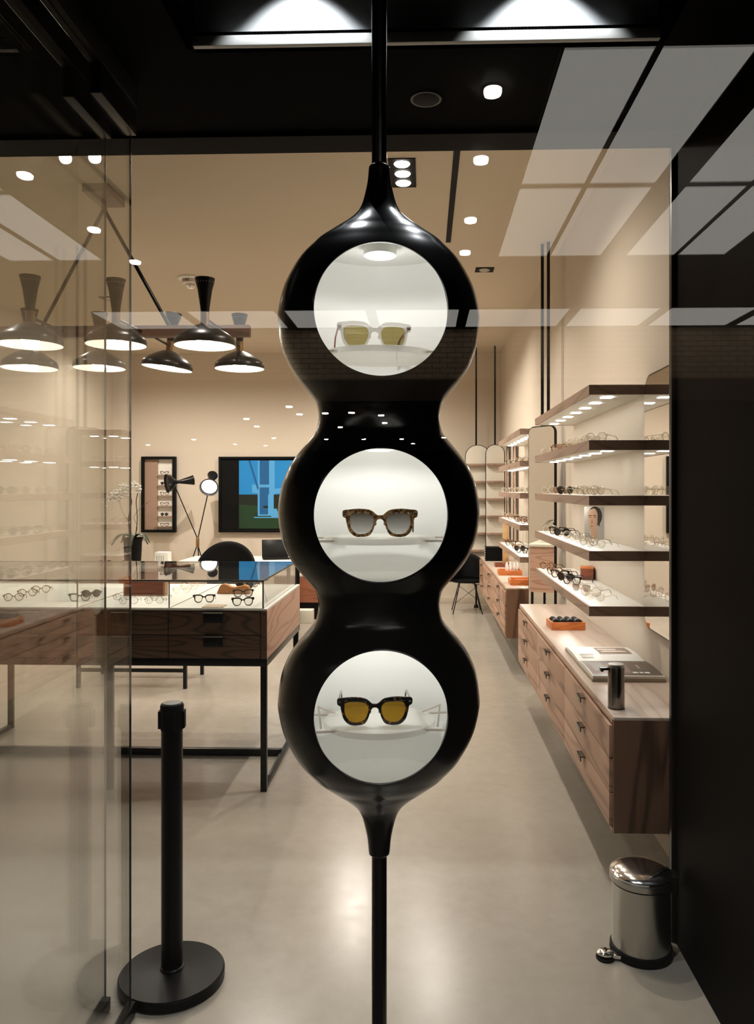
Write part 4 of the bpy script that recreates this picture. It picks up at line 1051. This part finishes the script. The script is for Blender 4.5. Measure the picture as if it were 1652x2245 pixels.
# ------------------------------------------------------------------ chandelier
cn_ = thing('chandelier', 'eight shade black and walnut chandelier hanging above the glass table', 'chandelier', (0, 0, 0))
CYb = 5.2; apex = at(228, 458, CYb)
obj('canopy', MB().box(apex.x-.085, apex.x+.085, CYb-.15, CYb+.15, SHOP_Z-.055, SHOP_Z), BEAMW, cn_, bev=.003)
obj('canopy_knuckle', MB().tube([(apex.x, CYb, SHOP_Z-.055), (apex.x, CYb, apex.z-.01)], .02, 16), BRASS, cn_)
L0, R0 = at(88, 718, CYb), at(375, 716, CYb)
for q_ in (L0, R0): obj('rod', MB().tube([(apex.x, CYb, apex.z), (q_.x, CYb, q_.z-.02)], .0125, 14), BMET, cn_)
bl, br = at(-60, 730, CYb), at(548, 730, CYb)
obj('beam', MB().box(bl.x, br.x, CYb-.03, CYb+.03, bl.z-.038, bl.z+.038), BEAMW, cn_, bev=.002)
BZ = bl.z
GLOW = emis('bulb_glow', (1, .93, .8), 40); INW = pm('shade_white', (.85, .8, .72), .5, emit=(1, .93, .8), es=.0)
def shade(px, rimpy, Y, wpx, tilt=0.):
    c = at(px, rimpy, Y); s_ = wpx/F*c.y/2/.195
    M = Matrix.Scale(s_, 4) @ Matrix.Rotation(tilt, 4, 'Y')
    mat = M
    P_ = lambda l: [(r, z) for r, z in l]
    o = obj('lamp_shade', MB().lathe([(.195, 0), (.195, .03), (.185, .052), (.15, .08), (.095, .115), (.05, .135), (.03, .142)], 56, c=c, M=mat, cap=False), BMET, cn_)
    obj('shade_inside', MB().lathe([(.192, .001), (.191, .03), (.181, .050), (.146, .077), (.09, .11), (.01, .125)], 56, c=c, M=mat, cap=False), INW, o)
    obj('bulb', MB().lathe([(.002, -.014), (.04, -.006), (.056, .02), (.045, .06), (.02, .08)], 28, c=c, M=mat), GLOW, o)
    obj('neck', MB().lathe([(.028, .142), (.028, .215)], 28, c=c, M=mat), BRASS, o)
    obj('vent_cone', MB().lathe([(.026, .215), (.030, .25), (.046, .36), (.064, .435), (.060, .435), (.042, .36), (.026, .25)], 36, c=c, M=mat, cap=False), BMET, o)
    dots = MB()
    for k in range(22):
        a = 2*PI*k/22; q_ = M @ Vector((.0605*math.cos(a), .0605*math.sin(a), .405)); dots.lathe([(.002, -.0015), (.002, .0015)], 6, c=tuple(q_+c))
    obj('vent_holes', dots, CREAM, o)
    nb = M @ Vector((0, 0, .18)); obj('arm', MB().tube([tuple(nb+c), (c.x+(.35 if px > 300 else -.1)*0, CYb, BZ)], .009, 10), BMET, o)
    ll = M @ Vector((0, 0, -.03)); lamp('SPOT', tuple(ll+c), 14, .05, WARM, spot=150, blend=.8)
for px, py, wd in ((66, 757, 138), (254, 757, 131), (449, 759, 134)): shade(px, py, 4.75, wd)
for px, py, wd, tl in ((65, 808, 118, 0), (218, 808, 111, 0), (366, 808, 110, math.radians(7)), (525, 809, 108, 0)): shade(px, py, 5.65, wd, tl)
shade(-120, 757, 4.75, 134)

# ------------------------------------------------------------------ ceiling fittings in the shop
def gimbal(x, y, n, label, on=True):
    t = thing('ceiling_spotlight', label, 'spotlight', (x, y, SHOP_Z))
    w_ = .17; Ln = .15*n
    obj('housing', MB().box(-w_/2, w_/2, -Ln/2, Ln/2, -.006, -.0005), BMAT, t)
    for k in range(n):
        yy = -Ln/2+.15*(k+.5)
        obj('lens', MB().lathe([(.045, -.012), (.05, -.0062)], 24, c=(0, yy, 0)), DOWN if on else pm('dim_lens', (.5, .45, .4), .3, metal=.8), t)
v = at(882, 386, 5.05); gimbal(-.14, 4.95, 3, 'black ceiling fitting with three lit lamps right of the pole')
gimbal(.555, 7.15, 1, 'small black square ceiling spotlight right of the display, unlit', False)
gimbal(-3.35, 8.1, 1, 'small black square ceiling spotlight at upper left', False)
gimbal(-3.3, 5.4, 3, 'black ceiling fitting with three lit lamps above left shelves')
cs_ = thing('ceiling_speaker', 'round black ceiling speaker on the dark entrance ceiling right of pole', 'speaker', (.005, 2.57, 3.0))
obj('ring', MB().lathe([(.047, -.004), (.052, -.003), (.052, 0)], 40), BMET, cs_)
obj('grille', MB().lathe([(.04, -.006), (.044, -.0045)], 40), BMAT, cs_)
struct('trim_5', MB().box(.175, .215, 3.2, 6.35, SHOP_Z-.004, SHOP_Z-.0002), BMAT)
fa = thing('fire_alarm', 'white round ceiling fire alarm with clear strobe reading FIRE', 'fire alarm', at(418, 602, 7.35)); fa.location.z = SHOP_Z
obj('base', MB().lathe([(.12, -.001), (.12, -.014), (.10, -.022)], 40), WHITE, fa)
hs = obj('strobe_housing', MB().lathe([(.085, -.022), (.085, -.055), (.06, -.065)], 32), pm('alarm_body', (.70, .62, .52), .5), fa)
obj('strobe', MB().lathe([(.04, -.065), (.045, -.08), (.03, -.10)], 24), CHROME, hs)
me = text_mesh('FIRE', .035, .0008); me.transform(RX90); me.transform(Matrix.Translation((-.018, -.0862, -.050))); obj('lettering', me, pm('alarm_letters', (.08, .02, .015), .5), hs)
